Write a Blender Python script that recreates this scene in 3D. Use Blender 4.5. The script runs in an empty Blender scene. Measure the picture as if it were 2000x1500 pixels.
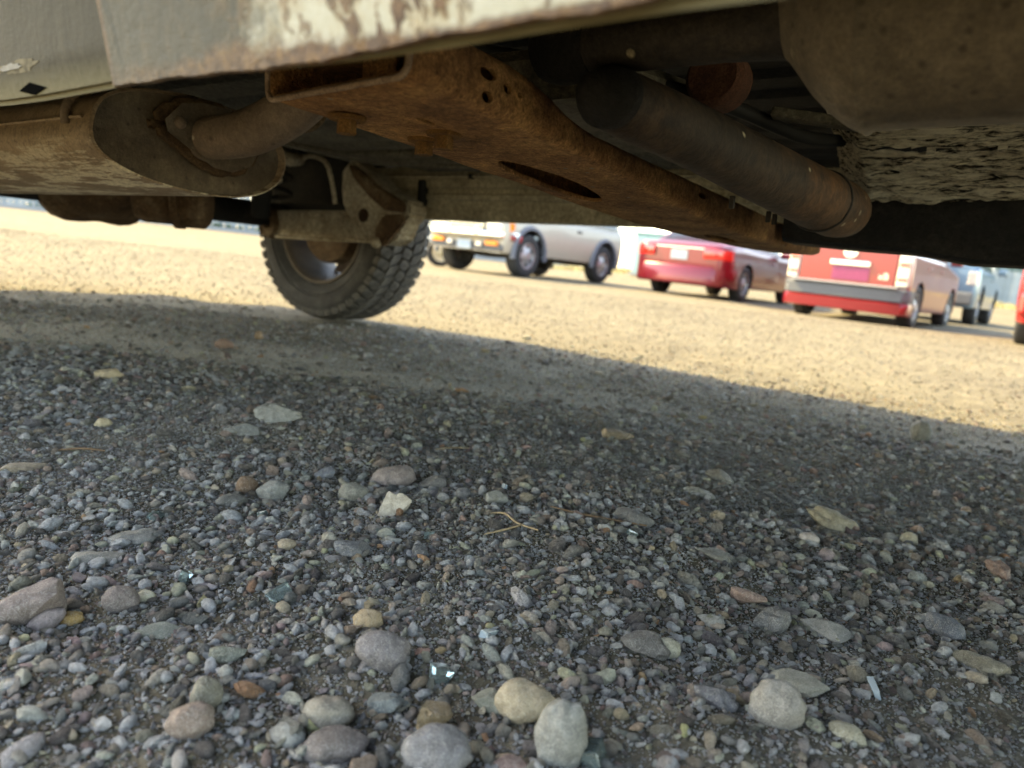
import bpy, bmesh, math, random
import numpy as np
from math import radians, sin, cos, tan, pi, atan2, sqrt
from mathutils import Vector, Matrix, Euler, noise as mnoise

random.seed(7)
rng = np.random.default_rng(11)
S = bpy.context.scene
COL = S.collection

# ------------------------------------------------------------------ camera
F, CH = 1440.0, 0.32                       # focal length in photo pixels, lens height
PITCH, ROLL = radians(9.66), radians(6.28)
FWD = Vector((0, cos(PITCH), -sin(PITCH)))
_r0 = Vector((1, 0, 0)); _u0 = _r0.cross(FWD)
RGT = _r0 * cos(ROLL) + _u0 * sin(ROLL)
UPV = -_r0 * sin(ROLL) + _u0 * cos(ROLL)
CAM = Vector((0, 0, CH))
cd = bpy.data.cameras.new('camera'); cam = bpy.data.objects.new('camera', cd); COL.objects.link(cam)
M = Matrix((RGT, UPV, -FWD)).transposed().to_4x4(); M.translation = CAM
cam.matrix_world = M
cd.sensor_width = 36.0; cd.lens = F / 2000 * 36.0
cd.clip_start = 0.02; cd.clip_end = 1500
cd.dof.use_dof = True; cd.dof.focus_distance = 0.74; cd.dof.aperture_fstop = cd.lens / 4.8
S.camera = cam

# ------------------------------------------------------------------ world, sun, exposure
SUN_B, SUN_EL = radians(-66), radians(42)   # bearing from +Y towards +X, elevation
world = bpy.data.worlds.new('World'); S.world = world; world.use_nodes = True
wn = world.node_tree
sky = wn.nodes.new('ShaderNodeTexSky'); sky.sky_type = 'NISHITA'; sky.sun_disc = False
sky.sun_elevation = SUN_EL; sky.sun_rotation = SUN_B
bg = wn.nodes['Background']; bg.inputs['Strength'].default_value = 0.15
wn.links.new(sky.outputs['Color'], bg.inputs['Color'])
sd = bpy.data.lights.new('sun', 'SUN'); sd.energy = 2.05; sd.angle = radians(0.53); sd.color = (1.0, 0.87, 0.49)
sun = bpy.data.objects.new('sun', sd); COL.objects.link(sun)
_sdir = Vector((sin(SUN_B) * cos(SUN_EL), cos(SUN_B) * cos(SUN_EL), sin(SUN_EL)))
sun.rotation_euler = _sdir.to_track_quat('Z', 'Y').to_euler()
S.view_settings.view_transform = 'Standard'; S.view_settings.look = 'None'
S.view_settings.gamma = 1.0; S.view_settings.use_curve_mapping = False
S.view_settings.exposure = 3.05
S.view_settings.use_white_balance = True
S.view_settings.white_balance_temperature = 8900
S.view_settings.white_balance_tint = 9
S.cycles.max_bounces = 10; S.cycles.diffuse_bounces = 6; S.cycles.glossy_bounces = 4
S.cycles.caustics_reflective = False; S.cycles.caustics_refractive = False
S.cycles.sample_clamp_indirect = 6
S.cycles.use_denoising = True

# ------------------------------------------------------------------ helpers
def tag(o, label=None, cat=None, group=None, kind=None):
    if label: o['label'] = label
    if cat: o['category'] = cat
    if group: o['group'] = group
    if kind: o['kind'] = kind
    return o

def empty(name, loc=(0, 0, 0), rz=0.0):
    o = bpy.data.objects.new(name, None); COL.objects.link(o)
    o.location = loc; o.rotation_euler = (0, 0, rz); o.empty_display_size = 0.1
    return o

def link(name, me, m=None, parent=None):
    o = bpy.data.objects.new(name, me); COL.objects.link(o)
    if m is not None and not me.materials:
        for k in (m if isinstance(m, (list, tuple)) else [m]): me.materials.append(k)
    if parent: o.parent = parent
    return o

def obj(name, bm, m=None, parent=None, smooth=None):
    me = bpy.data.meshes.new(name)
    bm.normal_update(); bm.to_mesh(me); bm.free()
    if smooth is not None:
        for p in me.polygons: p.use_smooth = True
        me.set_sharp_from_angle(angle=radians(smooth))
    return link(name, me, m, parent)

def add_box(bm, c, s, rot=None, bevel=0.0, seg=1):
    r = bmesh.ops.create_cube(bm, size=1.0)
    vs = r['verts']
    R = rot.to_4x4() if rot is not None else Matrix.Identity(4)
    bmesh.ops.transform(bm, matrix=Matrix.Translation(c) @ R @ Matrix.Diagonal((*s, 1)), verts=vs)
    if bevel > 0:
        es = list({e for v in vs for e in v.link_edges})
        bmesh.ops.bevel(bm, geom=es, offset=bevel, segments=seg, affect='EDGES', profile=0.5)
    return vs

def box(name, c, s, m, parent=None, rot=None, bevel=0.0, seg=1, smooth=None):
    bm = bmesh.new(); add_box(bm, Vector(c), s, rot, bevel, seg)
    return obj(name, bm, m, parent, smooth)

def add_loft(bm, rings, close_ring=True, caps=True):
    """rings: list of equally long lists of points."""
    vr = [[bm.verts.new(p) for p in r] for r in rings]
    n = len(rings[0])
    for a, b in zip(vr[:-1], vr[1:]):
        for i in range(n if close_ring else n - 1):
            j = (i + 1) % n
            try: bm.faces.new((a[i], a[j], b[j], b[i]))
            except ValueError: pass
    if caps and close_ring:
        for r in (vr[0], vr[-1]):
            try: bm.faces.new(r)
            except ValueError: pass
    bmesh.ops.recalc_face_normals(bm, faces=bm.faces[:])
    return vr

def ring_about(c, axis, r, n=20, up=Vector((0, 0, 1)), ry=None, start=0.0):
    axis = Vector(axis).normalized()
    a = axis.cross(up)
    if a.length < 1e-4: a = axis.cross(Vector((1, 0, 0)))
    a.normalize(); b = a.cross(axis).normalized()
    ry = r if ry is None else ry
    return [Vector(c) + a * (r * cos(start + 2 * pi * i / n)) + b * (ry * sin(start + 2 * pi * i / n)) for i in range(n)]

def smooth_path(pts, sub=6):
    P = [Vector(p) for p in pts]; out = []
    for i in range(len(P) - 1):
        p0 = P[max(i - 1, 0)]; p1 = P[i]; p2 = P[i + 1]; p3 = P[min(i + 2, len(P) - 1)]
        for k in range(sub):
            t = k / sub
            out.append(0.5 * ((2 * p1) + (p2 - p0) * t + (2 * p0 - 5 * p1 + 4 * p2 - p3) * t * t + (3 * p1 - p0 - 3 * p2 + p3) * t ** 3))
    out.append(P[-1]); return out

def add_tube(bm, pts, radii, n=20, sub=6, caps=True):
    path = smooth_path(pts, sub) if sub > 1 else [Vector(p) for p in pts]
    N = len(path)
    if not isinstance(radii, (list, tuple)): rr = [radii] * N
    else:
        rr = [float(np.interp(i / (N - 1) * (len(radii) - 1), range(len(radii)), radii)) for i in range(N)]
    t0 = (path[1] - path[0]).normalized()
    a = t0.cross(Vector((0, 0, 1)))
    if a.length < 1e-3: a = t0.cross(Vector((1, 0, 0)))
    a.normalize()
    rings = []
    for i in range(N):
        t = (path[min(i + 1, N - 1)] - path[max(i - 1, 0)]).normalized()
        a = (a - t * a.dot(t)).normalized(); b = t.cross(a)
        rings.append([path[i] + a * (rr[i] * cos(2 * pi * k / n)) + b * (rr[i] * sin(2 * pi * k / n)) for k in range(n)])
    add_loft(bm, rings, True, caps)

def tube(name, pts, radii, m, parent=None, n=20, sub=6, smooth=50):
    bm = bmesh.new(); add_tube(bm, pts, radii, n, sub)
    return obj(name, bm, m, parent, smooth)

def add_revolve(bm, prof, axis_c, n=48, closed=False, R=None):
    """prof: (radius, offset along axis); the axis is local Y, turned by R."""
    R = R or Matrix.Identity(3); c = Vector(axis_c)
    vr = []
    for (r, y) in prof:
        vr.append([bm.verts.new(c + R @ Vector((r * cos(2 * pi * k / n), y, r * sin(2 * pi * k / n)))) for k in range(n)])
    seq = list(zip(vr[:-1], vr[1:]))
    if closed: seq.append((vr[-1], vr[0]))
    for a, b in seq:
        for k in range(n):
            j = (k + 1) % n
            bm.faces.new((a[k], a[j], b[j], b[k]))
    bmesh.ops.recalc_face_normals(bm, faces=bm.faces[:])
    return vr

def add_prism(bm, outline, thick):
    """outline: list of 3D points (planar), thick: Vector"""
    a = [bm.verts.new(p) for p in outline]; b = [bm.verts.new(Vector(p) + thick) for p in outline]
    n = len(a)
    bm.faces.new(a); bm.faces.new(b[::-1])
    for i in range(n):
        j = (i + 1) % n
        bm.faces.new((a[i], b[i], b[j], a[j]))
    bmesh.ops.recalc_face_normals(bm, faces=bm.faces[:])

# ------------------------------------------------------------------ materials
class MatB:
    def __init__(s, name):
        s.m = bpy.data.materials.new(name); s.m.use_nodes = True
        s.t = s.m.node_tree; s.N = s.t.nodes; s.L = s.t.links
        s.p = s.N['Principled BSDF']; s.tc = s.N.new('ShaderNodeTexCoord')
        s.co = s.tc.outputs['Object']
    def set(s, **k):
        for a, b in k.items():
            i = s.p.inputs[a.replace('_', ' ')]
            if hasattr(b, 'node'): s.L.new(b, i)
            else: i.default_value = (*b, 1) if (isinstance(b, tuple) and len(b) == 3) else b
        return s
    def map(s, scale):
        n = s.N.new('ShaderNodeMapping'); n.inputs['Scale'].default_value = scale
        s.L.new(s.co, n.inputs['Vector']); return n.outputs[0]
    def noise(s, scale=5, detail=6, rough=0.6, co=None, dist=0.0):
        n = s.N.new('ShaderNodeTexNoise'); n.inputs['Scale'].default_value = scale
        n.inputs['Detail'].default_value = detail; n.inputs['Roughness'].default_value = rough
        n.inputs['Distortion'].default_value = dist
        s.L.new(co or s.co, n.inputs['Vector']); return n.outputs['Fac']
    def voro(s, scale=5, feature='F1', out='Distance', co=None, rand=1.0):
        n = s.N.new('ShaderNodeTexVoronoi'); n.feature = feature; n.inputs['Scale'].default_value = scale
        n.inputs['Randomness'].default_value = rand
        s.L.new(co or s.co, n.inputs['Vector']); return n.outputs[out]
    def ramp(s, fac, stops, interp='LINEAR'):
        n = s.N.new('ShaderNodeValToRGB'); n.color_ramp.interpolation = interp
        e = n.color_ramp.elements
        while len(e) < len(stops): e.new(0.5)
        for k, (pos, c) in enumerate(stops):
            e[k].position = pos; e[k].color = (*c, 1) if not isinstance(c, (int, float)) else (c, c, c, 1)
        s.L.new(fac, n.inputs[0]); return n.outputs[0]
    def mix(s, f, a, b, mode='MIX'):
        n = s.N.new('ShaderNodeMix'); n.data_type = 'RGBA'; n.blend_type = mode
        for i, v in ((0, f), (6, a), (7, b)):
            if hasattr(v, 'node'): s.L.new(v, n.inputs[i])
            elif i == 0: n.inputs[0].default_value = v
            else: n.inputs[i].default_value = (*v, 1)
        return n.outputs[2]
    def math(s, op, a, b=0.0):
        n = s.N.new('ShaderNodeMath'); n.operation = op
        for i, v in enumerate((a, b)):
            if hasattr(v, 'node'): s.L.new(v, n.inputs[i])
            else: n.inputs[i].default_value = v
        return n.outputs[0]
    def sep(s, co=None):
        n = s.N.new('ShaderNodeSeparateXYZ'); s.L.new(co or s.co, n.inputs[0]); return n.outputs
    def bump(s, h, dist=0.01, strength=1.0, nrm=None):
        n = s.N.new('ShaderNodeBump'); n.inputs['Distance'].default_value = dist; n.inputs['Strength'].default_value = strength
        s.L.new(h, n.inputs['Height'])
        if nrm: s.L.new(nrm, n.inputs['Normal'])
        s.L.new(n.outputs[0], s.p.inputs['Normal']); return n.outputs[0]

def simple(name, c, rough=0.5, metal=0.0, spec=0.5, var=0.15, nscale=30, bump=0.0, coat=0.0):
    b = MatB(name)
    n = b.noise(nscale, 5)
    b.set(Base_Color=b.ramp(n, [(0.25, tuple(max(0, x * (1 - var)) for x in c)), (0.75, tuple(min(1, x * (1 + var)) for x in c))]),
          Roughness=rough, Metallic=metal, Specular_IOR_Level=spec, Coat_Weight=coat)
    if bump: b.bump(n, bump)
    return b.m

def dirty_metal(name, cols, scale=14, bump=0.003, rough=0.8, dust=None, dust_amt=0.5, specks=None, grit=0.85):
    """old steel: three colours mixed by noise, pitted surface, dust film, pale dirt specks"""
    b = MatB(name)
    n1 = b.noise(scale, 8, 0.65); n2 = b.noise(scale * 7, 6, 0.7)
    c = b.ramp(n1, [(0.32, cols[0]), (0.5, cols[1]), (0.66, cols[2])])
    c = b.mix(b.ramp(n2, [(0.35, 0.0), (0.7, 0.55)]), c, cols[0])
    if dust:
        n3 = b.noise(scale * 0.6, 6, 0.75)
        c = b.mix(b.ramp(n3, [(0.62 - dust_amt * 0.4, 0.0), (0.85, 0.8)]), c, dust)
    if specks:
        v = b.voro(specks[0]); rn = b.voro(specks[0], out='Color')
        sp = b.math('MULTIPLY', b.ramp(v, [(0.10, 1.0), (0.17, 0.0)]), b.ramp(rn, [(0.72, 0.0), (0.74, 1.0)]))
        c = b.mix(sp, c, specks[1])
    b.set(Base_Color=c, Roughness=rough, Specular_IOR_Level=0.3)
    n5 = b.noise(scale * 26, 4, 0.8)
    n6 = b.noise(scale * 9, 5, 0.75)
    gr = b.ramp(b.math('ADD', b.math('MULTIPLY', n5, 0.5), b.math('MULTIPLY', n6, 0.5)), [(0.34, 0.22), (0.5, 1.0), (0.64, 2.0)])
    c = b.mix(grit, c, gr, 'MULTIPLY')
    pit = b.voro(scale * 5.5); c = b.mix(b.ramp(pit, [(0.06, 0.65), (0.22, 0.0)]), c, tuple(x * 0.45 for x in cols[0]))
    b.set(Base_Color=c)
    b.bump(b.math('ADD', b.math('ADD', n2, b.math('MULTIPLY', b.math('ADD', n5, n6), 0.8)), b.math('MULTIPLY', n1, 1.5)), bump * 1.5)
    return b.m

RUST = dirty_metal('rusty_steel', [(0.14, 0.068, 0.034), (0.38, 0.195, 0.085), (0.60, 0.34, 0.145)], 16, 0.004, 0.9, None, 0.5, (55, (0.3, 0.26, 0.2)))
RUSTB = dirty_metal('rusty_bolt_steel', [(0.09, 0.042, 0.016), (0.22, 0.105, 0.03), (0.33, 0.18, 0.06)], 60, 0.002, 0.9)
EXH = dirty_metal('exhaust_steel', [(0.15, 0.11, 0.082), (0.22, 0.17, 0.13), (0.29, 0.235, 0.18)], 9, 0.0015, 0.6, None, 0.5, (42, (0.42, 0.38, 0.3)), 0.35)
EXHD = dirty_metal('sooty_pipe_steel', [(0.016, 0.013, 0.011), (0.026, 0.021, 0.017), (0.04, 0.031, 0.023)], 8, 0.001, 0.6, None, 0.5, (38, (0.3, 0.26, 0.18)))
HOTB = dirty_metal('browned_muffler_steel', [(0.09, 0.074, 0.054), (0.165, 0.136, 0.102), (0.24, 0.2, 0.15)], 12, 0.0010, 0.55, None, 0.5, (34, (0.3, 0.26, 0.19)), 0.4)
FLOORP = dirty_metal('dusty_floor_paint', [(0.07, 0.063, 0.048), (0.115, 0.104, 0.08), (0.17, 0.155, 0.12)], 7, 0.002, 0.8)
SILLP = dirty_metal('dusty_sill_paint', [(0.26, 0.23, 0.165), (0.4, 0.355, 0.26), (0.52, 0.47, 0.35)], 10, 0.0015, 0.75)
SUSP = dirty_metal('dusty_suspension_steel', [(0.2, 0.155, 0.105), (0.42, 0.385, 0.31), (0.55, 0.51, 0.43)], 11, 0.002, 0.75)
RUSTD = dirty_metal('dusty_rusted_casting', [(0.06, 0.035, 0.02), (0.13, 0.08, 0.045), (0.24, 0.18, 0.12)], 14, 0.003, 0.85)
DARKM = dirty_metal('black_underbody', [(0.008, 0.008, 0.008), (0.014, 0.013, 0.012), (0.03, 0.026, 0.022)], 9, 0.002, 0.8)
BLACKRUB = simple('black_rubber', (0.012, 0.012, 0.012), 0.7, 0, 0.3)
TYRE = dirty_metal('dusty_tyre_rubber', [(0.018, 0.018, 0.018), (0.032, 0.031, 0.031), (0.055, 0.053, 0.05)], 14, 0.0008, 0.8)
CARTYRE = simple('car_tyre_rubber', (0.03, 0.03, 0.032), 0.75, 0, 0.3)
TREAD = dirty_metal('dusty_tread_rubber', [(0.045, 0.043, 0.041), (0.08, 0.076, 0.072), (0.13, 0.122, 0.112)], 26, 0.002, 0.9)
STEELRIM = simple('dull_rim_metal', (0.13, 0.105, 0.085), 0.6, 0.2, 0.5, 0.2)
ALLOY = simple('alloy_wheel_metal', (0.36, 0.36, 0.37), 0.35, 0.7, 0.5, 0.06)

def rocker_mat(name, patch):
    """old grey sill paint; the patch sheet is bare grey at the back and white with rust blisters in front"""
    b = MatB(name)
    x, y, z = b.sep()
    warp = b.noise(9, 6, 0.7); fine = b.noise(160, 5, 0.7); mid = b.noise(38, 7, 0.75)
    streak = b.noise(6, 6, 0.7, b.map((9, 4, 1.5)))
    grey = b.ramp(b.math('ADD', streak, b.math('MULTIPLY', fine, 0.25)), [(0.4, (0.042, 0.04, 0.031)), (0.65, (0.052, 0.049, 0.038)), (0.9, (0.066, 0.061, 0.046))])
    grey = b.mix(b.ramp(streak, [(0.58, 0.0), (0.74, 0.75)]), grey, (0.13, 0.088, 0.042))
    if patch:
        white = b.ramp(mid, [(0.35, (0.34, 0.31, 0.225)), (0.65, (0.44, 0.42, 0.345))])
        edge = b.math('ADD', b.math('ADD', x, b.math('MULTIPLY', b.math('SUBTRACT', mid, 0.5), 0.10)), b.math('MULTIPLY', b.math('SUBTRACT', fine, 0.5), 0.06))
        c = b.mix(b.ramp(b.math('MULTIPLY', b.math('SUBTRACT', edge, 1.955), 22.0), [(0.0, 0.0), (1.0, 1.0)]), grey, white)
        clus = b.noise(15, 5, 0.6); small = b.noise(95, 4, 0.6, b.map((1, 1, 0.5)), 0.4)
        spot = b.math('ADD', b.math('MULTIPLY', small, 0.72), b.math('MULTIPLY', clus, 0.28))
        rustc = b.ramp(fine, [(0.35, (0.055, 0.03, 0.02)), (0.52, (0.115, 0.064, 0.036)), (0.68, (0.2, 0.11, 0.045)), (0.85, (0.34, 0.24, 0.15))])
        onw = b.ramp(b.math('MULTIPLY', b.math('SUBTRACT', x, 1.93), 9.0), [(0.0, 0.06), (1.0, 1.0)])
        r = b.math('MULTIPLY', b.ramp(spot, [(0.532, 0.0), (0.565, 1.0)]), onw)
        dmp = b.ramp(b.math('MULTIPLY', b.math('SUBTRACT', x, 1.98), 7.0), [(0.0, 1.0), (1.0, 0.22)])
        zf = b.math('ADD', z, b.math('MULTIPLY', dmp, b.math('ADD', b.math('MULTIPLY', b.math('SUBTRACT', mid, 0.5), 0.032), b.math('MULTIPLY', b.math('SUBTRACT', clus, 0.50), 0.020))))
        fwd = b.N.new('ShaderNodeClamp'); b.L.new(b.math('MULTIPLY', b.math('SUBTRACT', x, 2.0), 6.0), fwd.inputs[0]); fwd = fwd.outputs[0]
        zrel = b.math('SUBTRACT', b.math('SUBTRACT', zf, 0.3262), b.math('MULTIPLY', fwd, 0.0046))
        low = b.ramp(b.math('MULTIPLY', zrel, b.math('ADD', 50.0, b.math('MULTIPLY', fwd, 170.0))), [(0.0, 1.0), (0.30, 1.0), (0.70, 0.0)])
        low = b.math('MULTIPLY', low, b.ramp(b.math('MULTIPLY', b.math('SUBTRACT', x, 1.83), 6.0), [(0.0, 0.35), (1.0, 1.0)]))
        stain = b.ramp(b.math('ADD', b.math('MULTIPLY', clus, 0.5), b.math('MULTIPLY', small, 0.5)), [(0.47, 0.0), (0.58, 0.75)])
        c = b.mix(b.math('MULTIPLY', stain, onw), c, (0.30, 0.20, 0.09))
        rim_ = b.ramp(b.math('MULTIPLY', b.math('SUBTRACT', x, 1.829), 100.0), [(0.3, 1.0), (0.9, 0.0)])
        c = b.mix(b.math('MAXIMUM', b.math('MAXIMUM', r, rim_), low), c, rustc)
        b.set(Base_Color=c, Roughness=0.6, Specular_IOR_Level=0.4)
        b.bump(b.math('ADD', b.math('MULTIPLY', r, 0.8), b.math('ADD', fine, mid)), 0.0012)
    else:
        scr = b.ramp(b.noise(7, 8, 0.75, b.map((3, 10, 12))), [(0.66, 0.0), (0.70, 0.8)])
        c = b.mix(scr, grey, (0.10, 0.09, 0.062))
        low = b.ramp(b.math('MULTIPLY', b.math('SUBTRACT', z, 0.326), 40.0), [(0.25, 1.0), (0.8, 0.0)])
        c = b.mix(b.math('MULTIPLY', low, 0.8), b.mix(0.45, c, (0.0, 0.0, 0.0)), (0.13, 0.115, 0.07))  # lower bevel lightened: warm bounce light from the ground painted in
        b.set(Base_Color=c, Roughness=0.6, Specular_IOR_Level=0.2)
        b.bump(b.math('ADD', fine, b.math('MULTIPLY', streak, 2.0)), 0.0006)
    return b.m
ROCK = rocker_mat('old_sill_paint', False); PATCH = rocker_mat('rusted_patch_paint', True)

def muffler_mat():
    b = MatB('scraped_muffler_steel')
    n = b.noise(11, 7, 0.65); f = b.noise(90, 5, 0.7)
    c = b.ramp(n, [(0.3, (0.19, 0.135, 0.085)), (0.5, (0.29, 0.215, 0.145)), (0.7, (0.38, 0.295, 0.205))])
    x, y, z = b.sep()
    sc = b.noise(5, 8, 0.7, b.map((1.3, 5, 15)))
    low = b.ramp(b.math('MULTIPLY', b.math('SUBTRACT', z, 0.31), 16.0), [(0.1, 1.0), (0.95, 0.0)])
    c = b.mix(b.math('MULTIPLY', b.ramp(sc, [(0.485, 0.0), (0.52, 1.0)]), low), c, (0.75, 0.69, 0.54))
    c = b.mix(b.ramp(f, [(0.5, 0.0), (0.7, 0.7)]), c, (0.08, 0.055, 0.036)); c = b.mix(0.8, c, b.ramp(b.noise(260, 4, 0.8), [(0.3, 0.5), (0.7, 1.5)]), 'MULTIPLY')
    b.set(Base_Color=c, Roughness=0.6, Specular_IOR_Level=0.4)
    b.bump(b.math('ADD', n, f), 0.0012); return b.m
MUFF = muffler_mat()

def caked_mat():
    b = MatB('caked_dust_lit_relief')
    co = b.map((6.0, 34.0, 34.0))
    n = b.noise(3.0, 9, 0.7, co, 0.6); f = b.noise(11, 6, 0.75, co)
    c = b.ramp(b.math('ADD', b.math('MULTIPLY', n, 0.6), b.math('MULTIPLY', f, 0.4)), [(0.435, (0.015, 0.013, 0.01)), (0.475, (0.5, 0.45, 0.35)), (0.54, (0.86, 0.80, 0.66))])  # pale dust; bright faces and black cracks also paint in grazing light
    b.set(Base_Color=c, Roughness=0.95, Specular_IOR_Level=0.1)
    b.bump(b.math('ADD', n, b.math('MULTIPLY', f, 0.5)), 0.012); return b.m
CAKED = caked_mat()

def paint(name, c, metal=0.0, rough=0.25, coat=0.6):
    b = MatB(name); n = b.noise(8, 4)
    b.set(Base_Color=b.ramp(n, [(0.3, tuple(x * 0.95 for x in c)), (0.7, c)]), Metallic=metal, Roughness=rough, Coat_Weight=coat, Coat_Roughness=0.04)
    return b.m
CHROME = simple('chrome', (0.5, 0.51, 0.53), 0.12, 1.0, 0.5, 0.03)
GLASSD = simple('tinted_car_glass', (0.02, 0.025, 0.03), 0.05, 0, 0.8, 0.05)
BLKPL = simple('black_trim_plastic', (0.03, 0.03, 0.032), 0.5, 0, 0.4)
GREYPL = simple('grey_bumper_plastic', (0.085, 0.09, 0.10), 0.5, 0, 0.4)
REDL = simple('red_lamp_lens', (0.65, 0.02, 0.015), 0.12, 0, 0.6, 0.05, coat=1.0)
AMBER = simple('amber_lamp_lens', (0.85, 0.22, 0.01), 0.2, 0, 0.6, 0.05)
CLEARL = simple('clear_lamp_lens', (0.42, 0.41, 0.40), 0.12, 0.2, 0.6, 0.05, coat=1.0)
PLATEM = simple('licence_plate_face', (0.30, 0.35, 0.38), 0.4, 0, 0.5, 0.2, 9)

# ------------------------------------------------------------------ ground
_ws = []
for lam, amp, cnt in ((1.3, 0.0065, 5), (0.55, 0.0042, 7), (0.22, 0.0022, 9), (0.09, 0.0011, 10)):
    for _ in range(cnt):
        a = rng.uniform(0, 2 * pi); k = 2 * pi / (lam * rng.uniform(0.75, 1.3))
        _ws.append((k * cos(a), k * sin(a), rng.uniform(0, 2 * pi), amp * 1.4 / sqrt(cnt), lam))
def sstep(a, b, x):
    t = np.clip((x - a) / (b - a), 0, 1); return t * t * (3 - 2 * t)
def hz(x, y):
    x = np.asarray(x, float); y = np.asarray(y, float)
    near = 1 - sstep(4.0, 9.0, np.hypot(x, y))
    h = np.zeros(np.broadcast(x, y).shape)
    for kx, ky, ph, am, lam in _ws:
        w = near if lam < 1 else 1.0
        h = h + am * w * np.sin(kx * x + ky * y + ph)
    bank = sstep(17, 25, y) * (0.12 + 0.36 * sstep(0, 8, x)) * (1 - sstep(60, 90, y))
    h = h * (0.3 + 0.7 * (1 - sstep(1.1, 2.2, np.hypot(x, y))))
    dip = 0.08 * np.exp(-((x - 5.6) ** 2 + (y - 11.6) ** 2) / 3.2)
    return h + bank - dip
def hz1(x, y): return float(hz(x, y))
_lf = [(rng.uniform(-1, 1) * 9, rng.uniform(-1, 1) * 9, rng.uniform(0, 6.28)) for _ in range(9)]
def patchy(x, y):
    s = 0
    for a, b, p in _lf: s = s + np.sin(a * x + b * y + p)
    return s / 3.0                      # about -1.5 .. 1.5

def ground_mat():
    b = MatB('gravel_dirt')
    big = b.noise(1.1, 6, 0.6); mid = b.noise(9, 7, 0.7); fine = b.noise(130, 6, 0.75); grit = b.noise(420, 4, 0.8)
    c = b.ramp(mid, [(0.3, (0.080, 0.068, 0.046)), (0.5, (0.128, 0.109, 0.074)), (0.72, (0.185, 0.158, 0.106))])
    c = b.mix(b.ramp(big, [(0.38, 0.0), (0.62, 0.6)]), c, (0.205, 0.178, 0.118))
    v = b.voro(95, out='Color'); vd = b.voro(95)
    sv = b.N.new('ShaderNodeSeparateColor'); b.L.new(v, sv.inputs[0])
    stone = b.ramp(sv.outputs[0], [(0.0, (0.08, 0.08, 0.082)), (0.3, (0.16, 0.165, 0.17)), (0.55, (0.27, 0.235, 0.19)), (0.8, (0.14, 0.12, 0.115)), (1.0, (0.42, 0.37, 0.29))])
    c = b.mix(b.math('MULTIPLY', b.ramp(vd, [(0.25, 0.85), (0.55, 0.0)]), b.ramp(sv.outputs[1], [(0.35, 0.0), (0.6, 1.0)])), c, stone)
    c = b.mix(b.ramp(grit, [(0.35, 0.5), (0.55, 0.0)]), c, (0.10, 0.083, 0.062))
    v2 = b.voro(30, out='Color'); sv2 = b.N.new('ShaderNodeSeparateColor'); b.L.new(v2, sv2.inputs[0])
    c = b.mix(b.ramp(sv2.outputs[0], [(0.7, 0.0), (0.95, 0.35)]), c, (0.36, 0.31, 0.22))
    at = b.N.new('ShaderNodeAttribute'); at.attribute_name = 'dust'  # pale dust, also used to brighten mainly the truck's shaded ground
    dn = b.math('MULTIPLY', at.outputs['Fac'], b.ramp(b.noise(60, 6, 0.8), [(0.3, 0.45), (0.6, 1.0)]))
    c = b.mix(dn, c, b.ramp(fine, [(0.3, (0.30, 0.272, 0.222)), (0.7, (0.46, 0.42, 0.35))]))
    b.set(Base_Color=c, Roughness=0.95, Specular_IOR_Level=0.15)
    h = b.math('ADD', b.math('ADD', b.math('MULTIPLY', fine, 0.8), grit), b.math('MULTIPLY', b.ramp(vd, [(0.0, 1.0), (0.5, 0.0)]), 1.2))
    b.bump(b.math('ADD', h, b.math('MULTIPLY', mid, 1.5)), 0.004)
    return b.m
GROUND = ground_mat()

def axis_pts(lo, hi, step, far, n):
    core = np.arange(lo, hi, step)
    g = np.geomspace(step, far, n)
    a = hi + np.cumsum(g) * (far / np.cumsum(g)[-1]); c = lo - np.cumsum(g) * (far / np.cumsum(g)[-1])
    return np.concatenate([c[::-1], core, a])
gx = axis_pts(-2.6, 3.6, 0.014, 500, 70); gy = axis_pts(0.1, 4.6, 0.014, 500, 80)
GX, GY = np.meshgrid(gx, gy); GZ = hz(GX, GY)
nx, ny = len(gx), len(gy)
vco = np.stack([GX, GY, GZ], -1).reshape(-1, 3)
ii = (np.arange(ny - 1)[:, None] * nx + np.arange(nx - 1)[None, :]).reshape(-1)
quads = np.stack([ii, ii + 1, ii + 1 + nx, ii + nx], -1)
me = bpy.data.meshes.new('ground')
me.vertices.add(len(vco)); me.vertices.foreach_set('co', vco.ravel())
me.loops.add(quads.size); me.loops.foreach_set('vertex_index', quads.ravel())
me.polygons.add(len(quads)); me.polygons.foreach_set('loop_start', np.arange(len(quads)) * 4)
me.update(calc_edges=True)
for p in me.polygons: p.use_smooth = True
_pa = None
tag(link('ground', me, GROUND), 'grey-brown dirt and gravel ground of the lot', kind='structure')

def ray(px, py): return FWD + RGT * ((px - 1000) / F) - UPV * ((py - 750) / F)
def gpoint(px, py):
    """ground point seen at a place in the photograph"""
    d = ray(px, py); z = 0.0
    for _ in range(12):
        t = (z - CAM.z) / d.z; p = CAM + d * t; z = hz1(p.x, p.y)
    p.z = z
    return p

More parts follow.
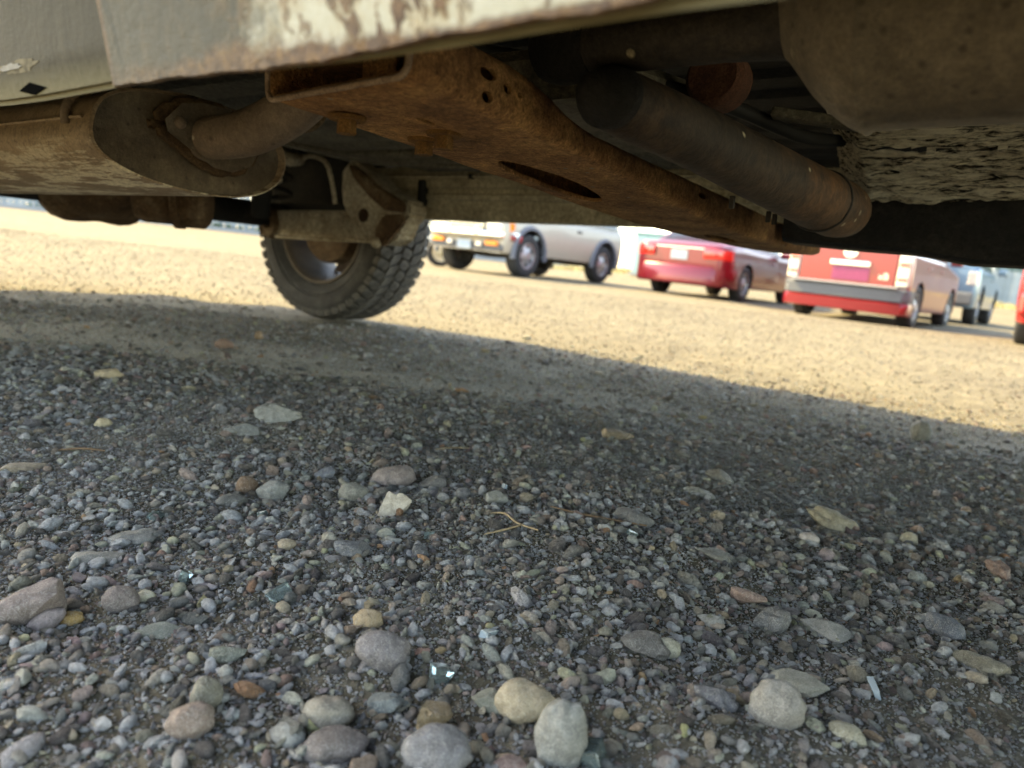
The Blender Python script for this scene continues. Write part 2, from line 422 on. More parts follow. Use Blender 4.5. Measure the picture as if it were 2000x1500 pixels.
def rear_shade_dist(x, y):                        # level lines run along the rear edge of the truck's shadow
    return -0.839 * x + 0.545 * y + 0.68 * (0.545 * x + 0.839 * y - 1.23)
def track_amount(x, y):
    pa = [gpoint(100, 640), gpoint(700, 735), gpoint(1150, 800), gpoint(1700, 950)]
    dd = np.full(np.shape(x), 9.0)
    for a, b in zip(pa[:-1], pa[1:]):
        ab = (b - a)[:2]; L2 = ab[0] ** 2 + ab[1] ** 2
        t = np.clip(((x - a[0]) * ab[0] + (y - a[1]) * ab[1]) / L2, 0, 1)
        dd = np.minimum(dd, np.hypot(x - a[0] - ab[0] * t, y - a[1] - ab[1] * t))
    return np.clip(1 - dd / 0.32, 0, 1)
_shaded_dust = np.clip(np.sqrt(track_amount(GX, GY)) * 0.9 + np.clip(patchy(GX, GY) * 0.5, 0, 0.6), 0, 1)
_shaded_dust = _shaded_dust * (1 - sstep(1.7, 2.9, 0.545 * GX + 0.839 * GY)) * (1 - sstep(2.3, 3.3, rear_shade_dist(GX, GY)))  # pale dust brightens mainly the shaded ground, fading about the truck's shadow edge
bpy.data.meshes['ground'].attributes.new('dust', 'FLOAT', 'POINT').data.foreach_set('value', _shaded_dust.ravel().astype(np.float32))

# ------------------------------------------------------------------ gravel
PAL = np.array([(0.15, 0.16, 0.17), (0.11, 0.12, 0.135), (0.20, 0.205, 0.21), (0.075, 0.075, 0.08), (0.13, 0.155, 0.175),
                (0.26, 0.245, 0.22), (0.36, 0.30, 0.22), (0.48, 0.41, 0.31), (0.30, 0.20, 0.17), (0.19, 0.145, 0.15),
                (0.40, 0.22, 0.11), (0.60, 0.57, 0.52), (0.17, 0.195, 0.165), (0.23, 0.19, 0.165), (0.10, 0.092, 0.085), (0.22, 0.22, 0.2)])
PAL = PAL * 0.78 + PAL.mean(1, keepdims=True) * 0.22 * np.array([1.06, 1.0, 0.92])
PAL = PAL * np.array([1.10, 1.0, 0.90])
PALW = np.array([10, 9, 8, 8, 8, 9, 7, 4, 4, 6, 1.6, 2.2, 4, 8, 8, 8.0]); PALW /= PALW.sum()

def rock_mesh(name, seed, sub, rough, squash, planes=0, fine=0.0):
    bm = bmesh.new(); bmesh.ops.create_icosphere(bm, subdivisions=sub, radius=1.0)
    off = Vector((seed * 7.3, seed * 3.1, seed * 1.7))
    r = random.Random(seed)
    cuts = []
    for _ in range(planes):
        n = Vector((r.gauss(0, 1), r.gauss(0, 1), r.gauss(0, 1))).normalized(); cuts.append((n, r.uniform(0.45, 0.8)))
    for v in bm.verts:
        d = v.co.normalized()
        k = 1 + rough * mnoise.noise(d * 1.1 + off) + rough * 0.45 * mnoise.noise(d * 2.7 + off)
        p = d * k
        for n, h in cuts:
            e = p.dot(n) - h
            if e > 0: p -= n * e * 0.92
        if fine: p *= 1 + fine * (mnoise.noise(d * 6.5 + off) + 0.6 * mnoise.noise(d * 15 + off))
        v.co = Vector((p.x * squash[0], p.y * squash[1], p.z * squash[2]))
    me = bpy.data.meshes.new(name); bm.normal_update(); bm.to_mesh(me); bm.free()
    for p in me.polygons: p.use_smooth = True
    if planes: me.set_sharp_from_angle(angle=radians(38))
    return me

def stone_mat(name, instanced):
    b = MatB(name)
    if instanced:
        a = b.N.new('ShaderNodeAttribute'); a.attribute_type = 'INSTANCER'; a.attribute_name = 'tint'; base = a.outputs['Color']
        s1, s2 = 1.6, 9.0
    else:
        a = b.N.new('ShaderNodeObjectInfo'); base = a.outputs['Color']
        s1, s2 = 110.0, 900.0
    n = b.noise(s1, 6, 0.65); f = b.noise(s2, 4, 0.75)
    c = b.mix(b.ramp(n, [(0.3, 0.9), (0.62, 0.0)]), base, (0.5, 0.48, 0.46), 'MULTIPLY')
    vein = b.noise(s1 * 0.7, 3, 0.5, None, 1.5); c = b.mix(b.ramp(vein, [(0.485, 0.0), (0.5, 0.35), (0.515, 0.0)]), c, (0.55, 0.52, 0.47))
    c = b.mix(b.ramp(f, [(0.52, 0.0), (0.72, 0.65)]), c, (0.46, 0.42, 0.36))
    c = b.mix(b.ramp(f, [(0.28, 0.75), (0.46, 0.0)]), c, (0.06, 0.055, 0.05))
    b.set(Base_Color=c, Roughness=0.72, Specular_IOR_Level=0.35)
    b.bump(b.math('ADD', n, b.math('MULTIPLY', f, 0.5)), 0.09 if instanced else 0.0022, 0.9)
    return b.m
STONEI = stone_mat('gravel_stone', True); STONEM = stone_mat('loose_stone', False)

PROTO = bpy.data.collections.new('gravel_shapes')       # a library of shapes, not in the scene
for i in range(14):
    rnd = i % 2 == 0
    sub = 2 if i < 10 else 1
    me = rock_mesh('gravel_shape', 20 + i, sub, 0.32 if rnd else 0.45, (1, 0.6 + 0.3 * ((i * 37) % 10) / 10, 0.42 + 0.3 * ((i * 53) % 10) / 10), 0 if rnd else 5)
    me.materials.append(STONEI)
    PROTO.objects.link(bpy.data.objects.new('gravel_shape_%02d' % i, me))

def gravel_tree():
    ng = bpy.data.node_groups.new('scatter_gravel', 'GeometryNodeTree')
    ng.interface.new_socket('Geometry', in_out='INPUT', socket_type='NodeSocketGeometry')
    ng.interface.new_socket('Geometry', in_out='OUTPUT', socket_type='NodeSocketGeometry')
    N, L = ng.nodes, ng.links
    gi = N.new('NodeGroupInput'); go = N.new('NodeGroupOutput')
    ci = N.new('GeometryNodeCollectionInfo'); ci.inputs['Collection'].default_value = PROTO
    ci.inputs['Separate Children'].default_value = True; ci.inputs['Reset Children'].default_value = True
    ip = N.new('GeometryNodeInstanceOnPoints'); ip.inputs['Pick Instance'].default_value = True
    def attr(nm, t):
        a = N.new('GeometryNodeInputNamedAttribute'); a.data_type = t; a.inputs['Name'].default_value = nm
        return a.outputs['Attribute']
    L.new(gi.outputs[0], ip.inputs['Points']); L.new(ci.outputs[0], ip.inputs['Instance'])
    L.new(attr('shape', 'INT'), ip.inputs['Instance Index'])
    L.new(attr('turn', 'FLOAT_VECTOR'), ip.inputs['Rotation'])
    L.new(attr('size', 'FLOAT_VECTOR'), ip.inputs['Scale'])
    L.new(ip.outputs[0], go.inputs[0])
    return ng
GTREE = gravel_tree()

def scatter(name, label, n, rmin, rmax, dmin, dmax, power, dust, shapes, sink=0.25, pal_shift=0.0, wide=0.80, bright=1.0):
    """stones of radius rmin..rmax on the ground between two distances; dust 0..1: how much bare dirt patches stay empty"""
    u = rng.random(n)
    d = (dmin ** 2 + u * (dmax ** 2 - dmin ** 2)) ** 0.5 if power == 2 else dmin + u * (dmax - dmin)
    x = rng.uniform(-1, 1, n) * (wide * d + 0.08); y = d
    track = track_amount(x, y)             # bare, packed wheel track under the vehicle
    pk = np.clip(patchy(x, y) * 0.9 + 0.15, 0, 1)
    keep = rng.random(n) > dust * np.maximum(pk * 0.75, np.sqrt(track) * 0.9)
    across = 0.545 * x + 0.839 * y          # brightened stones for shaded ground, tan-tinted ones for sunlit; split follows the shadow edge
    tail = rear_shade_dist(x, y)
    keep &= ((across > 1.8 + 0.9 * rng.random(n)) | (tail > 2.5 + 0.8 * rng.random(n))) if name == 'sunlit_gravel' else ((across < 1.9 + 1.0 * rng.random(n)) & (tail < 2.6 + 0.9 * rng.random(n)))
    x, y = x[keep], y[keep]; m = len(x)
    r = rmin * (rmax / rmin) ** (rng.random(m) ** 1.5)
    sc = np.stack([r * rng.uniform(0.9, 1.35, m), r * rng.uniform(0.8, 1.1, m), r * rng.uniform(0.75, 1.25, m)], -1)
    rot = np.stack([rng.normal(0, 0.3, m), rng.normal(0, 0.3, m), rng.uniform(0, 2 * pi, m)], -1)
    z = hz(x, y) + sc[:, 2] * 0.5 * (1 - 2 * sink) * rng.uniform(0.3, 1.3, m)
    tint = PAL[rng.choice(len(PAL), m, p=PALW)] * (0.8 + 3.3 * rng.random((m, 1)) ** 1.35) * bright * rng.uniform(0.94, 1.06, (m, 3)) + np.array([1.0, 0.75, 0.15]) * pal_shift
    me = bpy.data.meshes.new(name); me.vertices.add(m)
    me.vertices.foreach_set('co', np.stack([x, y, z], -1).ravel())
    me.attributes.new('turn', 'FLOAT_VECTOR', 'POINT').data.foreach_set('vector', rot.ravel())
    me.attributes.new('size', 'FLOAT_VECTOR', 'POINT').data.foreach_set('vector', sc.ravel())
    me.attributes.new('shape', 'INT', 'POINT').data.foreach_set('value', rng.choice(shapes, m).astype(np.int32))
    me.attributes.new('tint', 'FLOAT_COLOR', 'POINT').data.foreach_set('color', np.concatenate([np.clip(tint, 0.02, 0.8), np.ones((m, 1))], 1).ravel())
    o = link(name, me, STONEI)
    md = o.modifiers.new('scatter', 'NODES'); md.node_group = GTREE
    return tag(o, label, kind='stuff')
ALLS = list(range(10)); LOWS = list(range(10, 14))
scatter('gravel_grit', 'fine grit between the pebbles of the shaded gravel', 250000, 0.0007, 0.0019, 0.28, 1.45, 2, 0.1, LOWS, -0.1, bright=2.2)
scatter('gravel', 'small mixed gravel stones in the near shade', 46000, 0.0017, 0.0036, 0.28, 1.6, 2, 0.45, ALLS + LOWS, 0.05, bright=1.7)
scatter('gravel', 'small mixed gravel stones under the truck', 45000, 0.0017, 0.0036, 1.5, 2.8, 2, 0.7, LOWS, 0.1, bright=1.6)
scatter('gravel_pebbles', 'mixed grey, tan and pink pebbles of the near shaded gravel', 17500, 0.0035, 0.0078, 0.28, 1.7, 2, 0.7, ALLS, 0.1, bright=1.45)
scatter('gravel_pebbles', 'mixed grey, tan and pink pebbles under the truck', 6500, 0.0035, 0.0080, 1.6, 2.75, 2, 0.85, ALLS, 0.15, bright=1.4)
scatter('gravel_stones', 'larger stones strewn in the near gravel', 1000, 0.0065, 0.0120, 0.30, 1.5, 2, 0.8, ALLS, 0.12, bright=1.35)
scatter('gravel_stones', 'larger stones strewn under the truck', 800, 0.0080, 0.0140, 1.4, 3.0, 2, 0.9, ALLS, 0.2, bright=1.35)
scatter('sunlit_gravel', 'fine tan-tinted gravel of the sunlit lot', 40000, 0.0030, 0.0085, 2.3, 9.0, 2, 0.2, ALLS + LOWS, 0.40, 0.05, 0.95, 0.46)  # darker, tan-shifted stones: the sunlit counterpart of the shaded gravel

# ------------------------------------------------------------------ truck frame of reference
B = radians(-57)                                  # the truck points its tail this way
LU = Vector((sin(B), cos(B), 0)); LW = Vector((cos(B), -sin(B), 0))
RAKE = radians(2.1)                               # it stands a little nose up
U0, V0 = 2.28, 1.15
truck = empty('pickup_truck', LU * U0 + LW * V0)
_fx = -(LU * cos(RAKE) - Vector((0, 0, sin(RAKE)))); _fz = LU * sin(RAKE) + Vector((0, 0, cos(RAKE)))
TM = Matrix((_fx, LW, _fz)).transposed()
truck.rotation_euler = TM.to_euler()
tag(truck, 'old white pickup truck with rusty underbody standing over the shaded gravel', 'pickup truck')
def T(u, v, z): return Vector((-(u - U0), v - V0, z))   # u towards the tail, v across to the far side, z up
def tb(name, u, v, z, su, sv, sz, m, parent=truck, rot=None, bevel=0.004, smooth=None):
    return box(name, T(u, v, z), (su, sv, sz), m, parent, rot, bevel, 1, smooth)

# --- near sill with its patch sheet
prof = [(0.256, 0.3285), (0.250, 0.3285), (0.243, 0.345), (0.241, 0.353), (0.236, 0.40), (0.225, 0.47), (0.11, 0.485), (0.11, 0.50), (0.44, 0.50), (0.44, 0.405), (0.268, 0.402)]
bm = bmesh.new()
add_loft(bm, [[T(u, v, z + 0.0015 * sin(u * 19)) for v, z in prof] for u in np.linspace(-0.35, 1.75, 43)])
bmesh.ops.bevel(bm, geom=[e for e in bm.edges if e.calc_length() > 0.03 and abs((e.verts[0].co - e.verts[1].co).normalized().x) > 0.99 and e.is_manifold and e.calc_face_angle(0) > 0.25], offset=0.003, segments=2, affect='EDGES')
sill = obj('rocker_panel', bm, ROCK, truck, 40)
def plate_pt(s, zt):
    u = 0.447 - s * (0.447 - 0.092)
    return u, zt
out = []
NS = 130
for k in range(NS + 1):
    s = k / NS; out.append((0.447 - s * 0.352, 0.3268 + 0.0046 * max(0, (s - 0.55) / 0.45) + 0.0007 * sin(s * 11) + 0.0004 * sin(s * 47) + 0.0007 * mnoise.noise(Vector((s * 60, 0, 0))) + (0.006 * max(0, (s - 0.965) / 0.035) ** 2)))
for zt in (0.339, 0.36, 0.39, 0.45): out.append((0.093, zt))
out.append((0.449, 0.45)); out.append((0.4485, 0.39))
def face_v(z): return float(np.interp(z, [0.326, 0.345, 0.353, 0.40, 0.47], [0.250, 0.243, 0.241, 0.236, 0.225]))
bm = bmesh.new()
top = [bm.verts.new(T(u, face_v(z) - 0.0065, z)) for u, z in out]
f = bm.faces.new(top)
bmesh.ops.triangulate(bm, faces=[f])
r = bmesh.ops.extrude_face_region(bm, geom=bm.faces[:])
for v in [g for g in r['geom'] if isinstance(g, bmesh.types.BMVert)]: v.co.y += 0.0045
bmesh.ops.recalc_face_normals(bm, faces=bm.faces[:])
obj('patch_sheet', bm, PATCH, truck)['label'] = 'grey and white sill patch with rust spots'
# drain hole and a chip of bare metal on the sill behind the patch
bm = bmesh.new()
add_prism(bm, [T(0.575, 0.2478, 0.3335), T(0.556, 0.2462, 0.3375), T(0.537, 0.2478, 0.3335), T(0.556, 0.2492, 0.3300)], Vector((0, -0.0012, 0)))
obj('drain_hole', bm, simple('hole_dark', (0.004, 0.004, 0.004), 1.0, 0, 0.0), sill)
def chip(name, c_u, c_z, ru, rz, m, seed, off):
    bm = bmesh.new(); r = random.Random(seed); n = 22; pts = []
    for k in range(n):
        a = 2 * pi * k / n; q = r.uniform(0.65, 1.15)
        pts.append((c_u + ru * q * cos(a), c_z + rz * q * sin(a)))
    add_prism(bm, [T(u, face_v(z) - off, z) for u, z in pts], Vector((0, -0.0004, 0)))
    return obj(name, bm, m, sill)
chip('paint_chip', 0.566, 0.3475, 0.036, 0.0038, simple('flaked_filler', (0.13, 0.11, 0.075), 0.8, 0, 0.2, 0.8, 140), 4, 0.0003)
chip('bare_spot', 0.574, 0.3476, 0.017, 0.0022, simple('bare_chipped_metal', (0.12, 0.13, 0.14), 0.5, 0.2, 0.4, 0.5, 150), 9, 0.0009)

# --- rusty crossmember: open channel end at the near sill, dropping and narrowing to the far rail
st = [  # v, u_left, u_right, z_bottom, z_top
    (0.372, 0.503, 0.332, 0.3565, 0.397), (0.44, 0.502, 0.332, 0.354, 0.397), (0.50, 0.500, 0.331, 0.352, 0.395), (0.545, 0.498, 0.330, 0.350, 0.386),
    (0.585, 0.496, 0.330, 0.348, 0.374), (0.63, 0.493, 0.330, 0.345, 0.369), (0.72, 0.487, 0.331, 0.340, 0.368), (0.85, 0.478, 0.332, 0.330, 0.367),
    (1.02, 0.468, 0.334, 0.322, 0.365), (1.22, 0.455, 0.338, 0.319, 0.363), (1.40, 0.440, 0.338, 0.318, 0.360), (1.56, 0.420, 0.336, 0.319, 0.356), (1.64, 0.408, 0.336, 0.322, 0.351), (1.69, 0.392, 0.342, 0.329, 0.344)]
vv = np.linspace(st[0][0], st[-1][0], 46)
bm = bmesh.new(); rings = []
sa = np.array(st)
for v in vv:
    ul, ur, zb, zt = [float(np.interp(v, sa[:, 0], sa[:, k])) for k in (1, 2, 3, 4)]
    r_ = min(0.010, (zt - zb) * 0.3)
    ring = []
    skew = 0.0 if v > 0.4 else 1.0
    cr = [(ul, zb), (ur, zb), (ur, zt), (ul, zt)]
    sgn = [(1, 1), (-1, 1), (-1, -1), (1, -1)]
    for (cu, cz), (su, sz) in zip(cr, sgn):
        cx, cy = cu - su * r_, cz + sz * r_
        base = {(1, 1): 0.0, (-1, 1): pi / 2, (-1, -1): pi, (1, -1): 1.5 * pi}[(su, sz)]
        for k in range(5):
            a = base + k / 4 * pi / 2
            # corner arc in the (u, z) plane, running from +u side over the bottom to -u
            ring.append((cx + r_ * cos(a), cy - r_ * sin(a), 0))
    out = []
    for (u, z, _) in ring:
        f = (u - ur) / max(1e-6, ul - ur)
        dv = 0.024 * f * max(0, 1 - (v - 0.372) / 0.12)
        bl = 0.0010 * mnoise.noise(Vector((u * 40, v * 40, z * 40)))
        out.append(T(u + bl, v + dv, z + bl))
    rings.append(out)
vr = add_loft(bm, rings, True, False)
bm.faces.new(vr[-1])
geo = bm.faces[:]
bmesh.ops.recalc_face_normals(bm, faces=geo)
me = bpy.data.meshes.new('crossmember'); bm.to_mesh(me); bm.free()
for p in me.polygons: p.use_smooth = True
me.set_sharp_from_angle(angle=radians(50))
xm = link('crossmember', me, RUST, truck); xm['label'] = 'rusty crossmember with an open near end'
so = xm.modifiers.new('wall', 'SOLIDIFY'); so.thickness = 0.0042; so.offset = -1
def bolt(u, v, z, r=0.0085):
    bm = bmesh.new()
    bmesh.ops.create_cone(bm, cap_ends=True, segments=6, radius1=r, radius2=r * 0.95, depth=0.011, matrix=Matrix.Translation(T(u, v, z - 0.0075)))
    bmesh.ops.create_cone(bm, cap_ends=True, segments=20, radius1=r * 1.75, radius2=r * 1.9, depth=0.003, matrix=Matrix.Translation(T(u, v, z - 0.0006)))
    return obj('bolt', bm, RUSTB, xm)
for u, v, z in ((0.466, 0.446, 0.3525), (0.455, 0.531, 0.350), (0.418, 0.514, 0.351)): bolt(u, v, z)
# oval lightening holes cut right through the sheet
zb = lambda v: float(np.interp(v, sa[:, 0], sa[:, 3]))
bm = bmesh.new()
def cut_oval(uc, vc, ru, rv, skew=0.0):
    n = 28; ring = []
    for k in range(n):
        a = 2 * pi * k / n; ring.append((uc + ru * cos(a) + skew * sin(a), vc + rv * sin(a)))
    add_loft(bm, [[T(u, v, zb(v) - 0.02) for u, v in ring], [T(u, v, zb(v) + 0.012) for u, v in ring]])
cut_oval(0.430, 0.725, 0.028, 0.105); cut_oval(0.400, 1.22, 0.018, 0.07); cut_oval(0.405, 0.475, 0.004, 0.012)
def cut_wall(v, z, r, rz):
    u = float(np.interp(v, sa[:, 0], sa[:, 2])); n = 16
    ring = [(v + r * cos(2 * pi * k / n), z + rz * sin(2 * pi * k / n)) for k in range(n)]
    add_loft(bm, [[T(u - 0.02, a, b_) for a, b_ in ring], [T(u + 0.012, a, b_) for a, b_ in ring]])
for v, z, r, rz in ((0.457, 0.3795, 0.0105, 0.0045), (0.482, 0.375, 0.0055, 0.004), (0.499, 0.3745, 0.0035, 0.0025), (0.458, 0.3635, 0.007, 0.004), (0.93, 0.352, 0.016, 0.004)): cut_wall(v, z, r, rz)
bmesh.ops.recalc_face_normals(bm, faces=bm.faces[:])
cme = bpy.data.meshes.new('cutter'); bm.to_mesh(cme); bm.free()
cut = bpy.data.objects.new('cutter', cme); COL.objects.link(cut); cut.parent = truck
bo = xm.modifiers.new('holes', 'BOOLEAN'); bo.object = cut; bo.operation = 'DIFFERENCE'; bo.solver = 'EXACT'
bpy.context.view_layer.update()
dg = bpy.context.evaluated_depsgraph_get()
nm = bpy.data.meshes.new_from_object(xm.evaluated_get(dg)); xm.modifiers.clear()
nm.name = 'crossmember'; xm.data = nm
bpy.data.objects.remove(cut)
# raw cut edge round the open end
lipm = dirty_metal('raw_cut_edge', [(0.2, 0.13, 0.09), (0.34, 0.25, 0.19), (0.45, 0.35, 0.28)], 60, 0.001, 0.9)
e0 = [p.copy() for p in rings[0]]
bm = bmesh.new(); add_tube(bm, [e0[k] + Vector((0, -0.0006, 0)) for k in list(range(15, 20)) + list(range(0, 15))][1:-1], 0.0024, 8, 1); obj('channel_lip', bm, lipm, xm, 60)
# upright stiffener inside the open end
tb('stiffener', 0.415, 0.43, 0.378, 0.035, 0.004, 0.036, RUST, xm, bevel=0.001)

# --- muffler with its end cap, flange and pipe
cap = [(0.480, 0.378), (0.482, 0.355), (0.500, 0.338), (0.540, 0.323), (0.600, 0.314), (0.660, 0.3125), (0.715, 0.321), (0.752, 0.341), (0.767, 0.367),
       (0.764, 0.392), (0.742, 0.415), (0.700, 0.430), (0.640, 0.437), (0.580, 0.436), (0.527, 0.427), (0.493, 0.408)]
cv = sum(c[0] for c in cap) / len(cap); cz = sum(c[1] for c in cap) / len(cap)
def oring(u, k, du=0.0): return [T(u, cv + (v - cv) * k, cz + (z - cz) * k) for v, z in smooth_ring]
smooth_ring = []
n = len(cap)
for i in range(n):
    p0, p1, p2, p3 = [np.array(cap[(i + k) % n]) for k in (-1, 0, 1, 2)]
    for t in (0, 0.33, 0.66):
        q = 0.5 * (2 * p1 + (p2 - p0) * t + (2 * p0 - 5 * p1 + 4 * p2 - p3) * t * t + (3 * p1 - p0 - 3 * p2 + p3) * t ** 3)
        smooth_ring.append((float(q[0]), float(q[1])))
bm = bmesh.new()
add_loft(bm, [oring(u, k) for u, k in ((1.78, 0.6), (1.775, 0.98), (1.765, 1.0), (1.60, 1.0), (1.4, 1.0), (1.2, 1.0), (1.0, 1.0), (0.955, 1.0), (0.948, 1.018), (0.942, 1.018), (0.940, 0.99), (0.955, 0.955))], True, False)
muf = obj('muffler', bm, MUFF, truck, 35); muf['label'] = 'scraped brown muffler'
bm = bmesh.new()
add_loft(bm, [oring(u, k) for u, k in ((0.950, 0.965), (0.956, 0.94), (0.958, 0.8), (0.956, 0.5), (0.954, 0.2))], True, True)
obj('end_cap', bm, HOTB, muf, 35)
tube('seam', [T(u, 0.4805, 0.386 - 0.003 * (u - 0.96)) for u in (0.965, 1.2, 1.5, 1.75)], 0.0022, MUFF, muf, 8, 3)
tube('strap', [T(1.0, 0.478 + 0.0, 0.378), T(1.0, 0.479, 0.40), T(1.0, 0.50, 0.423), T(1.0, 0.56, 0.437)], 0.006, EXH, muf, 8, 5)
fl = [(0.548, 0.398), (0.575, 0.428), (0.612, 0.436), (0.660, 0.436), (0.712, 0.405), (0.718, 0.385), (0.700, 0.352), (0.665, 0.337), (0.632, 0.339), (0.552, 0.382)]
bm = bmesh.new()
add_prism(bm, [T(0.940, v, z) for v, z in fl], T(0, 0, 0) - T(0.010, 0, 0) + Vector((0.02, 0, 0)) * 0)
bmesh.ops.bevel(bm, geom=[e for e in bm.edges if abs((e.verts[0].co - e.verts[1].co).x) > 0.005], offset=0.010, segments=4, affect='EDGES')
bmesh.ops.bevel(bm, geom=[e for e in bm.edges if abs((e.verts[0].co - e.verts[1].co).x) < 0.0005], offset=0.0018, segments=1, affect='EDGES')
flange = obj('flange', bm, dirty_metal('rusty_flange', [(0.06, 0.036, 0.02), (0.12, 0.075, 0.04), (0.17, 0.115, 0.065)], 30, 0.001, 0.7), muf)
bm = bmesh.new()
add_loft(bm, [[T(0.9185, 0.634 + (v - 0.634) * 0.86, 0.388 + (z - 0.388) * 0.84) for v, z in fl], [T(0.926, 0.634 + (v - 0.634) * 0.80, 0.388 + (z - 0.388) * 0.78) for v, z in fl]])
obj('gasket', bm, HOTB, muf)
bm = bmesh.new()
bmesh.ops.create_uvsphere(bm, u_segments=12, v_segments=8, radius=0.008, matrix=Matrix.Translation(T(0.917, 0.580, 0.396)))
obj('stud', bm, EXH, muf, 60)
tube('exhaust_pipe', [T(0.940, 0.624, 0.385), T(0.89, 0.628, 0.386), T(0.85, 0.638, 0.393), T(0.81, 0.651, 0.411), T(0.775, 0.658, 0.432), T(0.745, 0.660, 0.457), T(0.72, 0.656, 0.487), T(0.70, 0.65, 0.52)],
     [0.0275, 0.0285, 0.030, 0.0305, 0.0305, 0.030, 0.030, 0.030], EXH, truck, 28, 6)
tube('pipe_weld', [T(0.925 + 0.002 * sin(k * 1.7), 0.6245 + 0.0285 * cos(k * 2 * pi / 24), 0.385 + 0.0285 * sin(k * 2 * pi / 24)) for k in range(25)], 0.0028, EXH, truck, 8, 2)

# --- front pipe run: neck and bulging catalytic body
tube('front_pipe', [T(0.345, 0.565, 0.429), T(0.31, 0.56, 0.427), T(0.25, 0.555, 0.424), T(0.19, 0.55, 0.423), T(0.145, 0.55, 0.424)], [0.0235, 0.0235, 0.0225, 0.0225, 0.026], EXHD, truck, 28, 6)
bm = bmesh.new()
add_tube(bm, [T(0.352, 0.566, 0.4285), T(0.336, 0.564, 0.4285), T(0.318, 0.562, 0.428), T(0.30, 0.56, 0.427)], [0.026, 0.0305, 0.030, 0.025], 26, 4)
obj('pipe_collar', bm, DARKM, truck, 50)
bm = bmesh.new()
cu = [0.160, 0.150, 0.142, 0.134, 0.124, 0.112, 0.100, 0.092, 0.088, 0.084, 0.06, 0.0, -0.10, -0.22, -0.26, -0.29]
cr = [0.022, 0.025, 0.031, 0.041, 0.054, 0.066, 0.075, 0.0790, 0.0812, 0.0785, 0.0775, 0.077, 0.077, 0.075, 0.055, 0.03]
add_loft(bm, [ring_about(T(u, 0.552, 0.4275), T(0, 0, 0) - T(1, 0, 0), r, 44) for u, r in zip(cu, cr)])
cat = obj('catalytic_converter', bm, HOTB, truck, 35)
tube('weld_bead', [T(-0.03 - 0.03 * k / 6, 0.552 - 0.02, 0.3535 - 0.0035 * sin(k / 6 * pi)) for k in range(7)], 0.0016, CHROME, cat, 8, 2)
# --- broad crossover pipe and things tucked up between
tube('crossover_pipe', [T(0.2795, 0.530, 0.3815), T(0.279, 0.533, 0.3810), T(0.277, 0.545, 0.3800), T(0.272, 0.575, 0.3785), T(0.258, 0.66, 0.3755), T(0.249, 0.75, 0.3725), T(0.236, 0.87, 0.368), T(0.220, 1.02, 0.363), T(0.211, 1.12, 0.361), T(0.207, 1.165, 0.362), T(0.205, 1.19, 0.364), T(0.204, 1.20, 0.366)],
     [0.004, 0.018, 0.024, 0.026, 0.028, 0.0305, 0.034, 0.038, 0.040, 0.037, 0.027, 0.004], dirty_metal('brown_crossover_steel', [(0.020, 0.014, 0.010), (0.048, 0.029, 0.017), (0.105, 0.047, 0.018)], 4, 0.001, 0.7, None, 0.5, (40, (0.35, 0.3, 0.2))), truck, 32, 5)
for vq, uu, zz, rr_ in ((1.05, 0.2172, 0.3622, 0.0389),):
    tube('pipe_weld', [T(uu + rr_ * cos(k * 2 * pi / 28), vq + 0.0015 * sin(k * 2.3), zz + rr_ * sin(k * 2 * pi / 28)) for k in range(29)], 0.0022, EXHD, truck, 6, 2)
bm = bmesh.new()
pd = (T(0.258, 0.66, 0.3755) - T(0.277, 0.545, 0.3800)).normalized()
add_loft(bm, [ring_about(T(0.2765, 0.548, 0.380) + pd * o_, pd, r_, 28, Vector((0, 0, 1)), r_ * 0.86) for o_, r_ in ((-0.030, 0.004), (-0.026, 0.016), (-0.014, 0.0245), (-0.006, 0.0285), (0.003, 0.0285), (0.006, 0.026))])
obj('added_pipe_end_shade', bm, DARKM, truck, 40)  # added dark cover, standing in for the shade that hides the pipe's end
for vq in (0.83, 0.98, 1.01): tb('pipe_tab', 0.262, vq, 0.333, 0.006, 0.004, 0.014, EXHD, bevel=0.0008)
bm = bmesh.new()
add_revolve(bm, [(0.0, -0.02), (0.028, -0.02), (0.034, -0.012), (0.034, 0.02), (0.024, 0.03), (0.0, 0.032)], T(0.305, 0.86, 0.474), 24)
obj('rubber_mount', bm, dirty_metal('reddish_mount', [(0.07, 0.03, 0.02), (0.12, 0.05, 0.03), (0.16, 0.075, 0.045)], 30, 0.001, 0.8), truck, 40)
tb('mount_bracket', 0.215, 0.99, 0.452, 0.12, 0.03, 0.012, FLOORP, rot=Euler((0.05, 0.15, 0.2)).to_matrix(), bevel=0.002)
# --- transmission pan caked with dust, two slits and a hollow
bm = bmesh.new()
NU, NV = 120, 130
def pan_pt(i, j):
    s, t = i / NU, j / NV
    u = 0.245 - s * 0.44; v = 1.10 + t * 0.19
    z = 0.470 - 0.075 * t + 0.05 * max(0, 1 - s * 9)
    z += 0.003 * sin(t * 9 + 2 * sin(u * 9)) + 0.006 * mnoise.noise(Vector((u * 12, t * 12, 3))) + 0.006 * mnoise.noise(Vector((u * 22, t * 45, 9))) + 0.004 * mnoise.noise(Vector((u * 60, t * 110, 5)))
    z += 0.030 * math.exp(-(((u - 0.035) / 0.05) ** 2 + ((t - 0.46) / 0.055) ** 2))
    return u, v, z
gv = {}
for i in range(NU + 1):
    for j in range(NV + 1): gv[i, j] = bm.verts.new(T(*pan_pt(i, j)))
for i in range(NU):
    for j in range(NV):
        u, v, z = pan_pt(i, j); t = j / NV
        slit = abs(t - 0.30 - 0.012 * sin(u * 30)) < 0.022 and not (abs(u - 0.108) < 0.006 or abs(u - 0.028) < 0.006)
        if not slit: bm.faces.new((gv[i, j], gv[i, j + 1], gv[i + 1, j + 1], gv[i + 1, j]))
